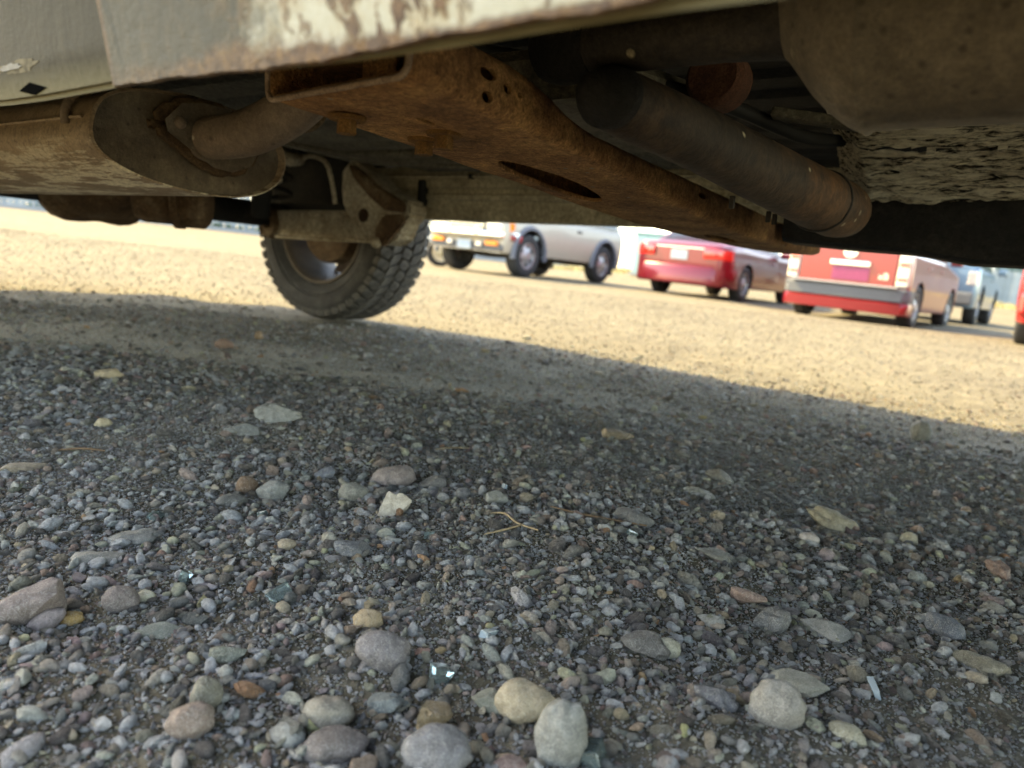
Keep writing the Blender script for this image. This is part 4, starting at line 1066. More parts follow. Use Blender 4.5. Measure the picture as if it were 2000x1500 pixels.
def cabin(root, pts, W, m, tumble=0.13):
    """greenhouse from a side outline (x, z) whose first and last points sit on the belt"""
    zb = min(p[1] for p in pts); zt = max(p[1] for p in pts)
    bm = bmesh.new()
    def hw(z): return W / 2 * 0.93 - tumble * (z - zb) / (zt - zb)
    A = [bm.verts.new((x, hw(z), z)) for x, z in pts]; Bv = [bm.verts.new((x, -hw(z), z)) for x, z in pts]
    bm.faces.new(A); bm.faces.new(Bv[::-1]); n = len(pts)
    for i in range(n): bm.faces.new((A[i], Bv[i], Bv[(i + 1) % n], A[(i + 1) % n]))
    bmesh.ops.recalc_face_normals(bm, faces=bm.faces[:])
    bmesh.ops.bevel(bm, geom=bm.edges[:], offset=0.025, segments=2, affect='EDGES')
    c = obj('cabin', bm, m, root, 40)
    def glass(name, q):
        bm = bmesh.new(); vs = [bm.verts.new(p) for p in q]; f = bm.faces.new(vs); bm.normal_update()
        nn = f.normal.copy()
        r_ = bmesh.ops.extrude_face_region(bm, geom=[f])
        for v in [g for g in r_['geom'] if isinstance(g, bmesh.types.BMVert)]: v.co += nn * 0.01
        return obj(name, bm, GLASSD, c)
    x0, x1 = pts[1][0], pts[-2][0]
    ztop = pts[1][1] - 0.07; zlow = zb + 0.06
    for s in (1, -1):
        def P_(x, z): return Vector((x, s * (hw(z) + 0.004), z))
        xm_ = (pts[0][0] + pts[-1][0]) / 2
        def xa(z): return pts[0][0] + (pts[1][0] - pts[0][0]) * (z - zb) / (pts[1][1] - zb)
        def xb(z): return pts[-1][0] + (pts[-2][0] - pts[-1][0]) * (z - zb) / (pts[-2][1] - zb)
        for fa, fb in ((0.06, 0.47), (0.52, 0.94)):
            q = [P_(xa(zlow) + (xb(zlow) - xa(zlow)) * fa, zlow), P_(xa(zlow) + (xb(zlow) - xa(zlow)) * fb, zlow), P_(xa(ztop) + (xb(ztop) - xa(ztop)) * fb, ztop), P_(xa(ztop) + (xb(ztop) - xa(ztop)) * fa, ztop)]
            glass('side_window', q if s < 0 else q[::-1])
    def end_glass(name, pa, pb, s):
        d = Vector((pb[0] - pa[0], 0, pb[1] - pa[1])); nrm = Vector((-d.z, 0, d.x)).normalized() * (1 if s > 0 else -1) * 0.004
        a = Vector((pa[0], 0, pa[1])) + d * 0.12 - nrm * 0; b2 = Vector((pa[0], 0, pa[1])) + d * 0.88
        q = [a + Vector((0, hw(a.z) - 0.07, 0)), a - Vector((0, hw(a.z) - 0.07, 0)), b2 - Vector((0, hw(b2.z) - 0.07, 0)), b2 + Vector((0, hw(b2.z) - 0.07, 0))]
        return glass(name, q if s > 0 else q[::-1])
    end_glass('rear_window', pts[0], pts[1], -1); end_glass('windscreen', pts[-1], pts[-2], 1)
    return c

def place_car(name, label, cat, contact, bearing, xw, yw, z=None):
    """root at the ground so that the wheel at local (xw, yw) stands on the world point"""
    rz = pi / 2 - bearing                     # local +x points along the bearing
    R2 = Matrix.Rotation(rz, 3, 'Z')
    p = Vector((contact[0], contact[1], 0)) - R2 @ Vector((xw, yw, 0))
    e = empty(name, (p.x, p.y, hz1(contact[0], contact[1]) if z is None else z), rz)
    return tag(e, label, cat, 'cars parked across the lot')

def lic(root, x, z, facing, m=PLATEM, y=0.0):
    p = box('licence_plate', (x, y, z), (0.012, 0.31, 0.16), m, root, None, 0.004)
    box('plate_print', (x + 0.0075 * facing, y, z - 0.005), (0.003, 0.22, 0.055), simple('plate_print_blue', (0.25, 0.33, 0.5), 0.5), p, None, 0.001)
    return p

# silver four-wheel drive, nose towards the camera
suv = place_car('silver_suv', 'silver four-wheel drive with chrome bumper and orange lamps, nose towards the camera', 'car', (-0.06, 13.2), radians(-144.5), 2.65, 0.74)
SILV = paint('silver_paint', (0.40, 0.355, 0.29), 0.15, 0.45, 0.35)
b_ = car_body(suv, 4.2, 1.76, 0.36, [(-0.78, 1.06), (-0.70, 1.08), (2.0, 1.08), (2.2, 1.03), (3.2, 0.99), (3.32, 0.93), (3.36, 0.86)], 2.65, 0.0, 0.375, SILV, 0.18, 0.16, arch=1.22, bulge=0.06)
cabin(suv, [(-0.72, 1.06), (-0.50, 1.66), (1.55, 1.70), (2.25, 1.05)], 1.7, SILV)
for x in (0.0, 2.65):
    for s in (1, -1): car_wheel('wheel', suv, x, 0.74 * s, 0.375, 0.25, s, ALLOY, 6)
for x in (0.0, 2.65):                                              # black wheel flares
    for s in (1, -1):
        bm = bmesh.new(); ring = []
        aa = np.linspace(radians(-8), radians(188), 22)
        add_loft(bm, [[Vector((x + rr * cos(a), s * yy, 0.375 + rr * sin(a))) for rr, yy in ((0.45, 0.84), (0.455, 0.915), (0.50, 0.915), (0.525, 0.865), (0.52, 0.84))] for a in aa])
        obj('wheel_flare', bm, simple('grey_flare_plastic', (0.12, 0.13, 0.16), 0.5), suv, 40)
bm = bmesh.new()
add_loft(bm, [[Vector((x, y, 0.58)), Vector((x + 0.06, y, 0.595)), Vector((x + 0.075, y, 0.655)), Vector((x + 0.06, y, 0.715)), Vector((x, y, 0.73))] for x, y in ((2.95, -0.90), (3.16, -0.885), (3.32, -0.80), (3.38, -0.6), (3.40, 0), (3.38, 0.6), (3.32, 0.80), (3.16, 0.885), (2.95, 0.90))])
fb = obj('chrome_bumper', bm, CHROME, suv, 40)
for s in (1, -1):
    box('turn_lamp', (3.395, 0.60 * s, 0.525), (0.05, 0.27, 0.08), AMBER, suv, None, 0.01)
    box('fog_lamp', (3.40, 0.33 * s, 0.49), (0.04, 0.13, 0.09), CLEARL, suv, None, 0.02, 2)
    hl = box('headlight', (3.345, 0.60 * s, 0.81), (0.05, 0.34, 0.16), CLEARL, suv, None, 0.03, 2)
    box('corner_marker', (3.20, 0.862 * s, 0.81), (0.13, 0.03, 0.15), AMBER, suv, None, 0.008)
    box('bumper_overrider', (3.475, 0.30 * s, 0.71), (0.05, 0.07, 0.10), CHROME, suv, None, 0.015)
    box('mirror', (1.95, 0.99 * s, 1.15), (0.12, 0.2, 0.15), SILV, suv, None, 0.03, 2)
    box('door_handle', (1.05, 0.872 * s, 0.93), (0.16, 0.03, 0.04), BLKPL, suv, None, 0.008)
    box('mud_flap', (-0.42, 0.74 * s, 0.32), (0.02, 0.24, 0.30), BLKPL, suv, None, 0.004)
gr = box('grille', (3.36, 0, 0.80), (0.04, 0.82, 0.17), BLKPL, suv, None, 0.01)
for k in range(4): box('grille_bar', (3.384, 0, 0.74 + 0.04 * k), (0.012, 0.80, 0.012), CHROME, gr)
box('air_dam', (3.30, 0, 0.455), (0.16, 1.64, 0.12), simple('grey_valance_plastic', (0.075, 0.075, 0.08), 0.55), suv, None, 0.03, 2)
lic(suv, 3.40, 0.475, 1)
tube('front_axle', [(2.65, -0.7, 0.36), (2.65, 0, 0.33), (2.65, 0.7, 0.36)], 0.05, BLKPL, suv, 10, 2)
tube('rear_axle', [(0, -0.7, 0.37), (0, 0, 0.35), (0, 0.7, 0.37)], 0.06, BLKPL, suv, 10, 2)

# dark red saloon seen from behind
sed = place_car('red_saloon', 'dark red saloon with bright red tail lamps and a pale plate, seen from behind', 'car', (3.81, 13.3), radians(36), 0.0, -0.74)
MAROON = paint('dark_red_paint', (0.17, 0.006, 0.016), 0.35, 0.28)
car_body(sed, 4.5, 1.74, 0.22, [(-1.02, 0.86), (-0.95, 0.905), (-0.3, 0.95), (0.5, 0.93), (2.3, 0.90), (3.0, 0.80), (3.4, 0.67), (3.55, 0.57)], 2.65, 0.0, 0.315, MAROON, 0.35, 0.5, arch=1.14)
cabin(sed, [(-0.45, 0.92), (0.35, 1.36), (1.35, 1.39), (2.2, 0.90)], 1.66, MAROON, 0.18)
for x in (0.0, 2.65):
    for s in (1, -1): car_wheel('wheel', sed, x, 0.755 * s, 0.315, 0.2, s, ALLOY, 8)
bm = bmesh.new()
add_loft(bm, [[Vector((x, y, 0.21)), Vector((x - 0.05, y, 0.24)), Vector((x - 0.06, y, 0.48)), Vector((x - 0.03, y, 0.53)), Vector((x + 0.03, y, 0.54)), Vector((x + 0.05, y, 0.21))] for x, y in ((-0.45, 0.885), (-0.70, 0.865), (-0.90, 0.79), (-1.01, 0.60), (-1.05, 0.0), (-1.01, -0.60), (-0.90, -0.79), (-0.70, -0.865), (-0.45, -0.885))])
obj('rear_bumper', bm, MAROON, sed, 40)
for s in (1, -1):
    bm = bmesh.new()
    add_loft(bm, [[Vector((x - 0.02, y * s, 0.665)), Vector((x - 0.035, y * s, 0.75)), Vector((x - 0.02, y * s, 0.835)), Vector((x + 0.06, y * s, 0.835)), Vector((x + 0.06, y * s, 0.665))] for x, y in ((-1.035, 0.46), (-1.035, 0.62), (-1.0, 0.73), (-0.92, 0.81), (-0.80, 0.868))])
    obj('tail_lamp', bm, REDL, sed, 50)
    box('mirror', (1.75, 0.95 * s, 0.93), (0.12, 0.18, 0.12), MAROON, sed, None, 0.03, 2)
    for xd in (0.55, 1.5): box('door_handle', (xd, 0.868 * s, 0.72), (0.17, 0.02, 0.03), MAROON, sed, None, 0.006)
    tube('exhaust_tip', [(-1.02, 0.52 * s, 0.26), (-0.7, 0.52 * s, 0.26)], 0.03, CHROME, sed, 12, 1)
lic(sed, -1.025, 0.705, -1)
box('boot_sky_reflection', (-1.0, 0, 0.83), (0.05, 0.9, 0.03), CHROME, sed, None, 0.008)  # added chrome bar, standing in for sky reflected along the boot lid
box('plate_recess', (-1.008, 0, 0.70), (0.02, 0.62, 0.19), simple('plum_recess_paint', (0.2, 0.03, 0.08), 0.3, 0.2), sed, None, 0.008)

# boxy red wagon seen from behind
van = place_car('red_wagon', 'boxy bright red wagon with clear tail lamps and grey bumper band', 'car', (5.57, 10.8), radians(39), 0.0, -0.73)
REDP = paint('bright_red_paint', (0.21, 0.006, 0.012), 0.25, 0.28)
car_body(van, 3.95, 1.69, 0.22, [(-0.68, 1.04), (-0.64, 1.05), (1.7, 1.05), (2.2, 1.0), (3.0, 0.92), (3.15, 0.75), (3.2, 0.6)], 2.5, 0.0, 0.315, REDP, 0.10, 0.35, arch=1.14, bulge=0.035)
cabin(van, [(-0.64, 1.03), (-0.60, 1.60), (1.5, 1.64), (2.1, 1.02)], 1.66, REDP, 0.06)
for x in (0.0, 2.5):
    for s in (1, -1): car_wheel('wheel', van, x, 0.735 * s, 0.315, 0.2, s, ALLOY, 7)
for nm, z0, z1, dx, m in (('bumper_band', 0.345, 0.525, 0.085, GREYPL), ('lower_bumper', 0.17, 0.342, 0.075, REDP)):
    bm = bmesh.new()
    add_loft(bm, [[Vector((x, y, z0)), Vector((x - 0.05, y, z0 + 0.01)), Vector((x - 0.055, y, z1 - 0.02)), Vector((x - 0.03, y, z1)), Vector((x + 0.05, y, z1)), Vector((x + 0.05, y, z0))] for x, y in ((-0.40, 0.865), (-0.58, 0.855), (-0.68, 0.78), (-0.71, 0.6), (-0.72, 0.0), (-0.71, -0.6), (-0.68, -0.78), (-0.58, -0.855), (-0.40, -0.865))])
    obj(nm, bm, m, van, 40)
box('bumper_step', (-0.77, 0, 0.541), (0.09, 1.45, 0.028), simple('pale_bumper_top', (0.25, 0.25, 0.26), 0.4), van, None, 0.01)
box('tailgate', (-0.692, 0, 0.79), (0.03, 1.30, 0.50), REDP, van, None, 0.012, 2)
box('plate_recess', (-0.711, -0.06, 0.685), (0.012, 0.50, 0.19), simple('plum_recess_gloss', (0.22, 0.03, 0.09), 0.3, 0.2), van, None, 0.004)
box('chrome_garnish', (-0.722, -0.04, 0.83), (0.035, 0.54, 0.08), CHROME, van, None, 0.015, 2)
bm = bmesh.new(); add_revolve(bm, [(0.075, -0.008), (0.075, 0.008), (0.055, 0.008), (0.055, -0.008)], (0, 0, 0), 28, True, Matrix.Rotation(pi / 2, 3, 'Z'))
for v in bm.verts: v.co = Vector((v.co.x - 0.716, v.co.y * 1.25 - 0.02, v.co.z + 0.98))
em = obj('emblem', bm, CHROME, van, 40)
for dy, dz, sy, sz in ((0, 0, 0.15, 0.014), (0, 0.02, 0.09, 0.012), (0, -0.02, 0.09, 0.012)): box('emblem_bar', (-0.716, -0.02 + dy, 0.98 + dz), (0.012, sy, sz), CHROME, em)
for s in (1, -1):
    tl = box('tail_lamp', (-0.665, 0.745 * s, 0.78), (0.10, 0.17, 0.46), CLEARL, van, None, 0.03, 2)
    box('lamp_lens_red', (-0.71, 0.745 * s, 0.86), (0.02, 0.13, 0.07), REDL, tl, None, 0.006)
    box('lamp_lens_red', (-0.71, 0.745 * s, 0.66), (0.02, 0.13, 0.05), REDL, tl, None, 0.006)
    box('lamp_base', (-0.66, 0.755 * s, 0.50), (0.11, 0.16, 0.08), GREYPL, van, None, 0.02)
    box('mirror', (1.85, 0.93 * s, 1.08), (0.12, 0.18, 0.14), REDP, van, None, 0.03, 2)
    for xd in (0.45, 1.35): box('door_handle', (xd, 0.843 * s, 0.88), (0.17, 0.02, 0.03), REDP, van, None, 0.006)
tube('exhaust_tip', [(-0.76, -0.38, 0.21), (-0.4, -0.38, 0.23)], 0.03, CHROME, van, 12, 1)
def badge(root, txt, loc, size, rot, m):
    cu = bpy.data.curves.new('badge_letters', 'FONT'); cu.body = txt; cu.size = size; cu.extrude = 0.004; cu.align_x = 'CENTER'
    o = bpy.data.objects.new('badge_letters', cu); COL.objects.link(o)
    dg = bpy.context.evaluated_depsgraph_get(); me = bpy.data.meshes.new_from_object(o.evaluated_get(dg))
    bpy.data.objects.remove(o); me.name = 'badge'
    b2 = link('badge', me, m, root); b2.location = loc; b2.rotation_euler = rot; return b2
badge(van, 'xB', (-0.712, -0.50, 0.64), 0.13, (pi / 2, 0, -pi / 2), CHROME)

# pale blue pickup parked ahead of the wagon, and a red car at the edge
blue = place_car('blue_hatchback', 'light blue tall car parked beyond the red wagon', 'car', (8.75, 14.6), radians(37), 0.0, -0.76)
BLUEP = paint('light_blue_paint', (0.10, 0.17, 0.25), 0.5, 0.3)
car_body(blue, 4.2, 1.8, 0.30, [(-0.85, 1.05), (-0.78, 1.08), (1.9, 1.08), (2.3, 1.02), (3.2, 0.95), (3.35, 0.75), (3.4, 0.62)], 2.6, 0.0, 0.36, BLUEP, 0.2, 0.35, arch=1.16)
cabin(blue, [(-0.78, 1.06), (-0.5, 1.62), (1.5, 1.66), (2.2, 1.03)], 1.74, BLUEP)
for x in (0.0, 2.6):
    for s in (1, -1): car_wheel('wheel', blue, x, 0.76 * s, 0.36, 0.22, s, ALLOY, 6)
box('rear_bumper', (-0.86, 0, 0.48), (0.12, 1.7, 0.24), GREYPL, blue, None, 0.04, 2)
for s in (1, -1):
    box('tail_lamp', (-0.83, 0.78 * s, 0.86), (0.08, 0.16, 0.26), CLEARL, blue, None, 0.02, 2)
    box('mirror', (1.9, 1.0 * s, 1.12), (0.12, 0.18, 0.14), BLUEP, blue, None, 0.03, 2)
    box('door_handle', (1.2, 0.895 * s, 0.9), (0.17, 0.02, 0.035), BLKPL, blue, None, 0.006)
lic(blue, -0.86, 0.72, -1)
redc = place_car('red_hatchback', 'bright red car cut off by the right edge of the picture', 'car', (5.46, 8.0), radians(37), 0.0, 0.72)
RED2 = paint('scarlet_paint', (0.36, 0.010, 0.012), 0.1, 0.28)
car_body(redc, 4.0, 1.72, 0.22, [(-0.72, 0.95), (-0.66, 1.0), (1.7, 1.0), (2.2, 0.95), (3.0, 0.85), (3.2, 0.7), (3.28, 0.58)], 2.5, 0.0, 0.31, RED2, 0.2, 0.4, arch=1.14)
cabin(redc, [(-0.64, 0.98), (-0.35, 1.42), (1.4, 1.46), (2.1, 0.96)], 1.66, RED2)
for x in (0.0, 2.5):
    for s in (1, -1): car_wheel('wheel', redc, x, 0.745 * s, 0.31, 0.2, s, ALLOY, 8)
for s in (1, -1): box('tail_lamp', (-0.66, 0.72 * s, 0.78), (0.12, 0.18, 0.22), REDL, redc, None, 0.03, 2)
box('rear_bumper', (-0.70, 0, 0.42), (0.14, 1.66, 0.24), RED2, redc, None, 0.05, 2)
lic(redc, -0.78, 0.62, -1)
# loose pale wheel leaning left of the silver car
lw = empty('spare_wheel', (-1.72, 15.0, hz1(-1.72, 15.0)), radians(25)); tag(lw, 'pale bare wheel standing on the lot left of the silver four-wheel drive', 'wheel')
bm = bmesh.new(); add_revolve(bm, [(0.20, -0.07), (0.27, -0.08), (0.29, -0.05), (0.29, 0.05), (0.27, 0.08), (0.20, 0.07)], (0, 0, 0.285), 30, False); obj('tyre', bm, CARTYRE, lw, 40)
bm = bmesh.new(); add_revolve(bm, [(0.205, -0.06), (0.19, -0.05), (0.10, -0.03), (0.05, -0.06), (0.0, -0.06)], (0, 0, 0.285), 30, False); obj('rim', bm, simple('cream_wheel_paint', (0.6, 0.52, 0.36), 0.5), lw, 40)

# ------------------------------------------------------------------ single stones one can point to
STN = [ # px, py (centre), width px, height px, colour, kind (r rounded, a angular, f flat), tilt, name, label
 (770, 982, 66, 52, (0.66, 0.61, 0.54), 'a', 0.0, 'stone', 'angular cream-white stone with a sharp ridge beside the mauve pebble'),
 (765, 926, 92, 44, (0.29, 0.245, 0.235), 'r', 0.22, 'pebble', 'long smooth mauve-grey pebble just above the cream-white stone'),
 (690, 958, 58, 36, (0.27, 0.275, 0.25), 'r', 0.0, 'pebble', 'blocky rounded grey-green pebble left of the cream-white stone'),
 (692, 1068, 84, 36, (0.135, 0.15, 0.175), 'f', -0.2, 'pebble', 'smooth flat blue-grey pebble with one pointed end'),
 (532, 955, 62, 46, (0.25, 0.27, 0.275), 'a', 0.0, 'stone', 'crushed bluish stone right of the brown-orange pebble'),
 (482, 945, 42, 36, (0.19, 0.12, 0.075), 'r', 0.0, 'pebble', 'round brown-orange pebble between dark and bluish stones'),
 (452, 973, 62, 28, (0.13, 0.135, 0.135), 'r', 0.0, 'pebble', 'dark grey oval pebble below the brown-orange one'),
 (634, 922, 42, 24, (0.16, 0.185, 0.23), 'a', 0.1, 'stone', 'small slate-blue stone left of the mauve pebble'),
 (545, 803, 92, 38, (0.30, 0.32, 0.32), 'a', 0.0, 'stone', 'pale blue-grey broken rock on the dusty track edge'),
 (473, 833, 70, 26, (0.20, 0.22, 0.23), 'a', 0.0, 'stone', 'mottled blue-grey stone below the pale broken rock'),
 (213, 729, 52, 24, (0.52, 0.44, 0.31), 'a', 0.0, 'stone', 'cream stone lying alone at the edge of the dusty track'),
 (203, 825, 34, 22, (0.55, 0.47, 0.32), 'r', 0.0, 'pebble', 'small bright cream pebble near the left side'),
 (42, 906, 86, 26, (0.42, 0.35, 0.28), 'a', 0.0, 'stone', 'tan slab of stone at the left edge of the picture'),
 (1090, 1425, 106, 150, (0.31, 0.325, 0.32), 'r', 0.0, 'stone', 'tall egg-shaped pale grey stone standing in the near gravel'),
 (1022, 1362, 118, 86, (0.49, 0.42, 0.31), 'r', 0.0, 'stone', 'large cream and tan stone behind the tall grey egg'),
 (850, 1458, 142, 100, (0.245, 0.25, 0.275), 'r', 0.0, 'stone', 'large smooth blue-grey stone at the bottom of the picture'),
 (640, 1386, 102, 70, (0.36, 0.335, 0.29), 'r', 0.0, 'stone', 'rounded beige stone resting behind a dark mauve lump'),
 (655, 1442, 130, 68, (0.20, 0.18, 0.18), 'r', 0.0, 'stone', 'dark mauve lump in front of the rounded beige stone'),
 (1513, 1368, 108, 98, (0.34, 0.335, 0.325), 'r', 0.15, 'stone', 'pear-shaped light grey stone at the lower right'),
 (1655, 1425, 76, 40, (0.47, 0.45, 0.36), 'r', -0.3, 'pebble', 'cream oval pebble right of the pear-shaped stone'),
 (1395, 1357, 88, 50, (0.16, 0.17, 0.20), 'f', -0.1, 'stone', 'dark slate disc left of the pear-shaped stone'),
 (1843, 1222, 76, 44, (0.12, 0.14, 0.18), 'a', -0.15, 'stone', 'navy-blue wedge-shaped stone near the right side'),
 (1612, 1226, 104, 38, (0.34, 0.34, 0.33), 'f', -0.05, 'stone', 'wide pale grey flat stone with a tan end'),
 (1505, 1206, 70, 52, (0.165, 0.17, 0.18), 'a', 0.0, 'stone', 'rough charcoal stone above the pear-shaped one'),
 (1622, 1012, 106, 44, (0.31, 0.29, 0.225), 'f', -0.3, 'stone', 'long olive-tan slab propped on a mound of grit'),
 (1579, 1049, 38, 25, (0.56, 0.52, 0.52), 'r', -0.15, 'pebble', 'glossy white quartz pebble under the olive-tan slab'),
 (1773, 1051, 34, 28, (0.48, 0.45, 0.36), 'r', 0.0, 'pebble', 'round speckled cream pebble right of the olive-tan slab'),
 (1236, 1006, 82, 40, (0.135, 0.145, 0.16), 'a', -0.2, 'stone', 'sharp dark slate splinter beside the brown twig'),
 (1365, 958, 66, 22, (0.27, 0.285, 0.275), 'f', -0.1, 'stone', 'flat pale grey stone behind the dark slate splinter'),
 (1405, 930, 58, 30, (0.185, 0.19, 0.18), 'f', -0.35, 'stone', 'dark flat stone tilted up on its neighbour'),
 (1460, 1162, 72, 40, (0.34, 0.24, 0.21), 'a', -0.2, 'stone', 'crumbly pink stone in the middle right gravel'),
 (1305, 1263, 46, 42, (0.41, 0.41, 0.34), 'r', 0.0, 'pebble', 'pale olive-cream pebble in the right half'),
 (62, 1172, 118, 96, (0.245, 0.205, 0.20), 'a', 0.0, 'stone', 'big blurred mauve block at the left edge'),
 (235, 1166, 70, 50, (0.235, 0.20, 0.195), 'r', -0.3, 'pebble', 'mauve rounded pebble right of the mauve block'),
 (190, 1087, 92, 32, (0.30, 0.30, 0.29), 'f', -0.1, 'stone', 'pale grey hump of stone above the mauve pebble'),
 (265, 1045, 104, 32, (0.20, 0.21, 0.21), 'f', 0.08, 'stone', 'long slate-grey stone on the left, above the pale hump'),
 (310, 1226, 92, 26, (0.28, 0.31, 0.275), 'f', 0.0, 'stone', 'pale green flat stone in the near left gravel'),
 (445, 1272, 72, 36, (0.20, 0.22, 0.185), 'f', 0.0, 'stone', 'olive-green flat stone right of the pale green one'),
 (718, 1206, 60, 46, (0.46, 0.36, 0.24), 'r', 0.0, 'pebble', 'golden tan pebble behind a purple-grey stone'),
 (745, 1262, 108, 76, (0.235, 0.225, 0.245), 'r', -0.1, 'stone', 'purple-grey round stone left of centre'),
 (758, 1365, 80, 44, (0.19, 0.225, 0.235), 'a', 0.1, 'stone', 'teal slate wedge above the large blue-grey stone'),
 (846, 1398, 72, 62, (0.37, 0.28, 0.17), 'a', 0.0, 'stone', 'rough ochre rock just behind the large blue-grey stone'),
 (370, 1402, 92, 70, (0.31, 0.245, 0.215), 'r', 0.0, 'stone', 'pinkish blurred stone at the lower left'),
 (403, 1352, 62, 66, (0.245, 0.24, 0.20), 'r', 0.0, 'pebble', 'olive egg-shaped pebble behind the pinkish stone'),
 (1915, 1292, 106, 40, (0.30, 0.28, 0.225), 'f', -0.1, 'stone', 'flat tan slab at the lower right edge'),
 (1950, 1112, 60, 36, (0.27, 0.19, 0.175), 'a', -0.3, 'stone', 'red-brown wedge of stone near the right edge'),
 (138, 1204, 50, 28, (0.48, 0.31, 0.12), 'r', -0.1, 'pebble', 'orange pebble below the mauve block'),
 (283, 1162, 38, 24, (0.52, 0.50, 0.40), 'r', 0.0, 'pebble', 'pale cream pebble right of the mauve pebble'),
 (1262, 1252, 100, 50, (0.155, 0.15, 0.15), 'a', 0.0, 'stone', 'dark cracked stone left of the olive-cream pebble'),
 (1000, 1488, 74, 34, (0.34, 0.245, 0.23), 'r', 0.0, 'pebble', 'dusky pink pebble at the very bottom'),
 (1795, 842, 38, 46, (0.20, 0.215, 0.215), 'r', 0.0, 'stone', 'upright grey stone near the far edge of the shade'),
 (438, 671, 36, 22, (0.24, 0.15, 0.12), 'r', 0.0, 'stone', 'reddish stone on the shaded dirt left of the tyre'),
 (505, 655, 16, 20, (0.32, 0.22, 0.14), 'r', 0.0, 'pebble', 'small upright brown pebble beside the reddish stone'),
 (1205, 848, 66, 22, (0.27, 0.22, 0.155), 'f', 0.0, 'stone', 'low tan lens-shaped stone in the middle distance'),
 (1400, 1082, 92, 28, (0.22, 0.225, 0.21), 'f', -0.1, 'stone', 'half-buried grey flat stone below the tilted slab'),
 (820, 1076, 40, 32, (0.085, 0.095, 0.11), 'a', 0.0, 'stone', 'small blue-black stone right of the flat blue-grey pebble'),
 (970, 972, 46, 30, (0.33, 0.345, 0.335), 'a', 0.0, 'stone', 'pale bluish crushed stone right of the cream-white stone'),
 (1560, 1330, 110, 44, (0.36, 0.36, 0.32), 'a', 0.0, 'stone', 'mottled pale stone behind the pear-shaped grey one'),
 (965, 1362, 90, 42, (0.30, 0.31, 0.26), 'f', -0.3, 'stone', 'sage-green flat stone left of the cream and tan one'),
 (560, 1062, 36, 26, (0.45, 0.38, 0.29), 'r', 0.0, 'pebble', 'pale tan pebble left of the flat blue-grey pebble'),
 (905, 962, 30, 24, (0.15, 0.16, 0.18), 'r', 0.0, 'pebble', 'small dark blue pebble right of the mauve one'),
 (845, 940, 56, 30, (0.19, 0.185, 0.18), 'a', 0.0, 'stone', 'charcoal stone touching the right end of the mauve pebble'),
]
def put_stone(i, px, py, wpx, hpx, c, kind, tilt, nm, label):
    g = gpoint(px, py + hpx * 0.38)
    dist = (g - CAM).dot(FWD); s = dist / F
    w, h = wpx * s, hpx * s
    el = math.asin(min(1, (CAM.z - g.z) / (g - CAM).length))      # how steeply one looks down on it
    dep = w * (0.72 if kind != 'f' else 0.62)
    # seen height = height*cos(el) + depth*sin(el)
    hh = max(h * 0.45, min(h * 1.05, (h - dep * 0.55 * sin(el)) / cos(el) * 1.15))
    sh = {'r': 0.19, 'a': 0.42, 'f': 0.34}[kind]
    me = rock_mesh(nm, 200 + i * 3, 4, sh, (1, 1, 1), {'r': 0, 'a': 9, 'f': 4}[kind], 0.035 if kind != 'a' else 0.05)
    v = np.empty(len(me.vertices) * 3); me.vertices.foreach_get('co', v); v = v.reshape(-1, 3)
    lo, hi = v.min(0), v.max(0); v = (v - (lo + hi) / 2) / (hi - lo) * np.array([w, dep, hh * 1.12])
    me.vertices.foreach_set('co', v.ravel()); me.update()
    o = link(nm, me, STONEM); mean = sum(c) / 3
    o.color = (*[(1.05 * q - 0.05 * mean) * k_ * 0.80 for q, k_ in zip(c, (1.02, 0.97, 0.89))], 1)
    az = atan2(g.x, g.y)
    o.rotation_euler = Euler((0, -tilt - ROLL * 0.0, -az + random.uniform(-0.15, 0.15)), 'XYZ')
    o.location = g + Vector((0, 0, hh * 0.26))
    tag(o, label, 'stone' if nm == 'stone' else 'pebble', 'single stones in the shaded gravel')
for i, s in enumerate(STN): put_stone(i, *s)

# broken glass
GL = MatB('pale_green_glass'); GL.set(Base_Color=(0.70, 0.88, 0.84), Roughness=0.06, Transmission_Weight=0.9, IOR=1.5); GLASS = GL.m
GW = MatB('frosted_white_shard'); GW.set(Base_Color=(0.34, 0.40, 0.43), Roughness=0.25, Transmission_Weight=0.2); GLASSW = GW.m
SH = [(305, 1010, 26, 12, GLASS, 'thin teal glass shard on the left, above the long slate-grey stone'), (512, 1006, 16, 12, GLASS, 'teal glass chip below the crushed bluish stone'),
      (360, 1130, 24, 26, GLASS, 'sparkling teal glass lump left of the golden tan pebble'), (548, 1165, 44, 22, GLASS, 'long clear glass splinter behind the purple-grey stone'),
      (955, 1240, 58, 22, GLASSW, 'white glassy sliver lying near the middle of the foreground'), (1705, 1346, 42, 26, GLASSW, 'bright bluish-white sliver right of the pear-shaped stone'),
      (860, 1320, 36, 30, GLASS, 'teal glass cube above the rough ochre rock'), (1155, 1476, 52, 40, GLASS, 'green glass cube beside the tall grey egg stone'),
      (1232, 1045, 20, 16, GLASS, 'teal glass bead beside the dark slate splinter'), (752, 1040, 28, 14, GLASS, 'teal glass chip above the flat blue-grey pebble'),
      (838, 1046, 20, 14, GLASS, 'teal glass chip above the small blue-black stone'), (985, 952, 18, 14, GLASSW, 'pale glass chip behind the pale bluish crushed stone')]
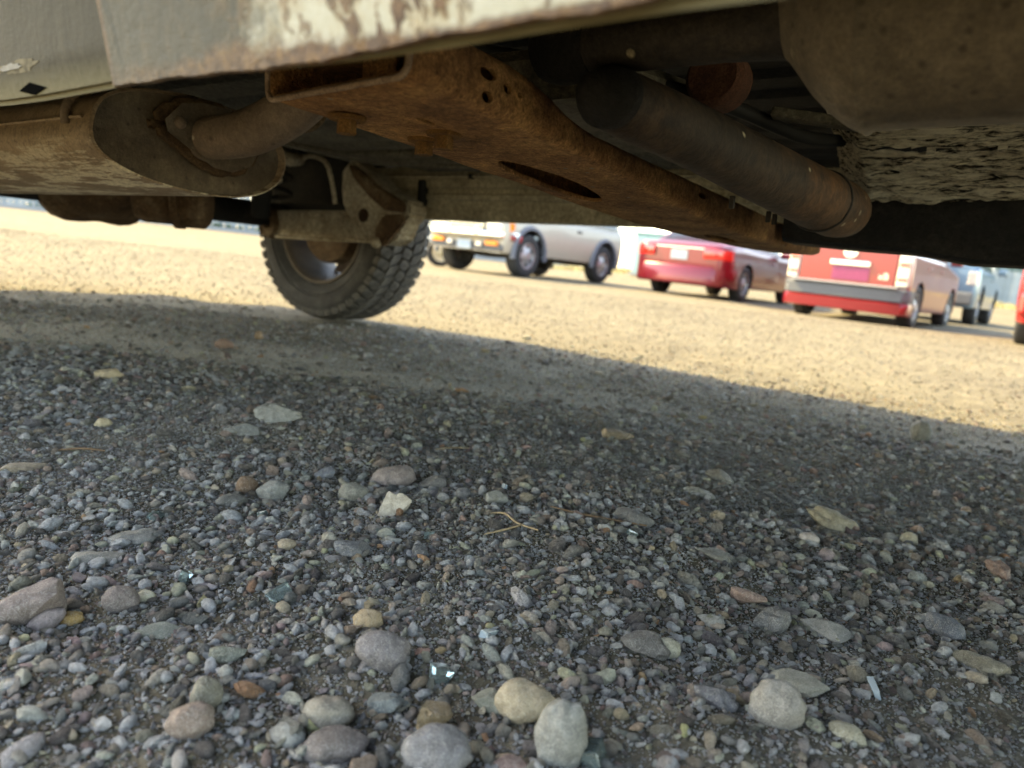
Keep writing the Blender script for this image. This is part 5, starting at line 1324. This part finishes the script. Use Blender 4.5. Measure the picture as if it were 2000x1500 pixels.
for i, (px, py, w_, h_, m, lab) in enumerate(SH):
    g = gpoint(px, py + h_ * 0.3); s = (g - CAM).dot(FWD) / F
    bm = bmesh.new(); rr = random.Random(50 + i); bmesh.ops.create_cube(bm, size=1)
    for v in bm.verts: v.co += Vector((rr.uniform(-.15, .15), rr.uniform(-.15, .15), rr.uniform(-.12, .12)))
    bmesh.ops.bevel(bm, geom=bm.edges[:], offset=0.05, segments=1, affect='EDGES')
    for v in bm.verts: v.co = Vector((v.co.x * w_ * s, v.co.y * w_ * s * (0.8 if m is GLASS else 0.3), v.co.z * h_ * s * (0.9 if m is GLASS else 0.6)))
    o = obj('glass_shard', bm, m); o.location = g + Vector((0, 0, h_ * s * 0.45)); o.rotation_euler = (rr.uniform(-.4, .4), rr.uniform(-.4, .4), rr.uniform(0, 3))
    tag(o, lab, 'glass shard', 'broken glass in the gravel')
# straw and twigs
STRAW = simple('dry_straw', (0.30, 0.22, 0.13), 0.8, 0, 0.2, 0.3, 200); TWIG = simple('brown_twig', (0.14, 0.09, 0.055), 0.85, 0, 0.2, 0.3, 200)
def twig(name, label, lines, r, m):
    bm = bmesh.new()
    for ln in lines:
        pts = []
        for k, (px, py) in enumerate(ln):
            g = gpoint(px, py); pts.append(g + Vector((0, 0, 0.004 + 0.002 * (k % 2))))
        add_tube(bm, pts, [r * 0.6, r, r, r * 0.7], 7, 4)
    tag(obj(name, bm, m, None, 60), label, 'straw' if name == 'straw' else 'twig')
twig('straw', 'forked piece of dry yellow straw on the grit right of the white stone', [[(945, 1050), (985, 1044), (1022, 1030)], [(957, 1008), (985, 1012), (1010, 1028), (1050, 1045)]], 0.0013, STRAW)
twig('twig', 'thin brown twig leading to the dark slate splinter', [[(1075, 995), (1130, 1012), (1200, 1022), (1262, 1036)]], 0.0015, TWIG)
twig('twig', 'thin dark twig lying in the dirt on the left', [[(105, 885), (160, 884), (205, 886)]], 0.0016, TWIG)
twig('straw', 'fine straight straw above the mauve pebble', [[(850, 882), (885, 881), (918, 880)]], 0.0010, STRAW)
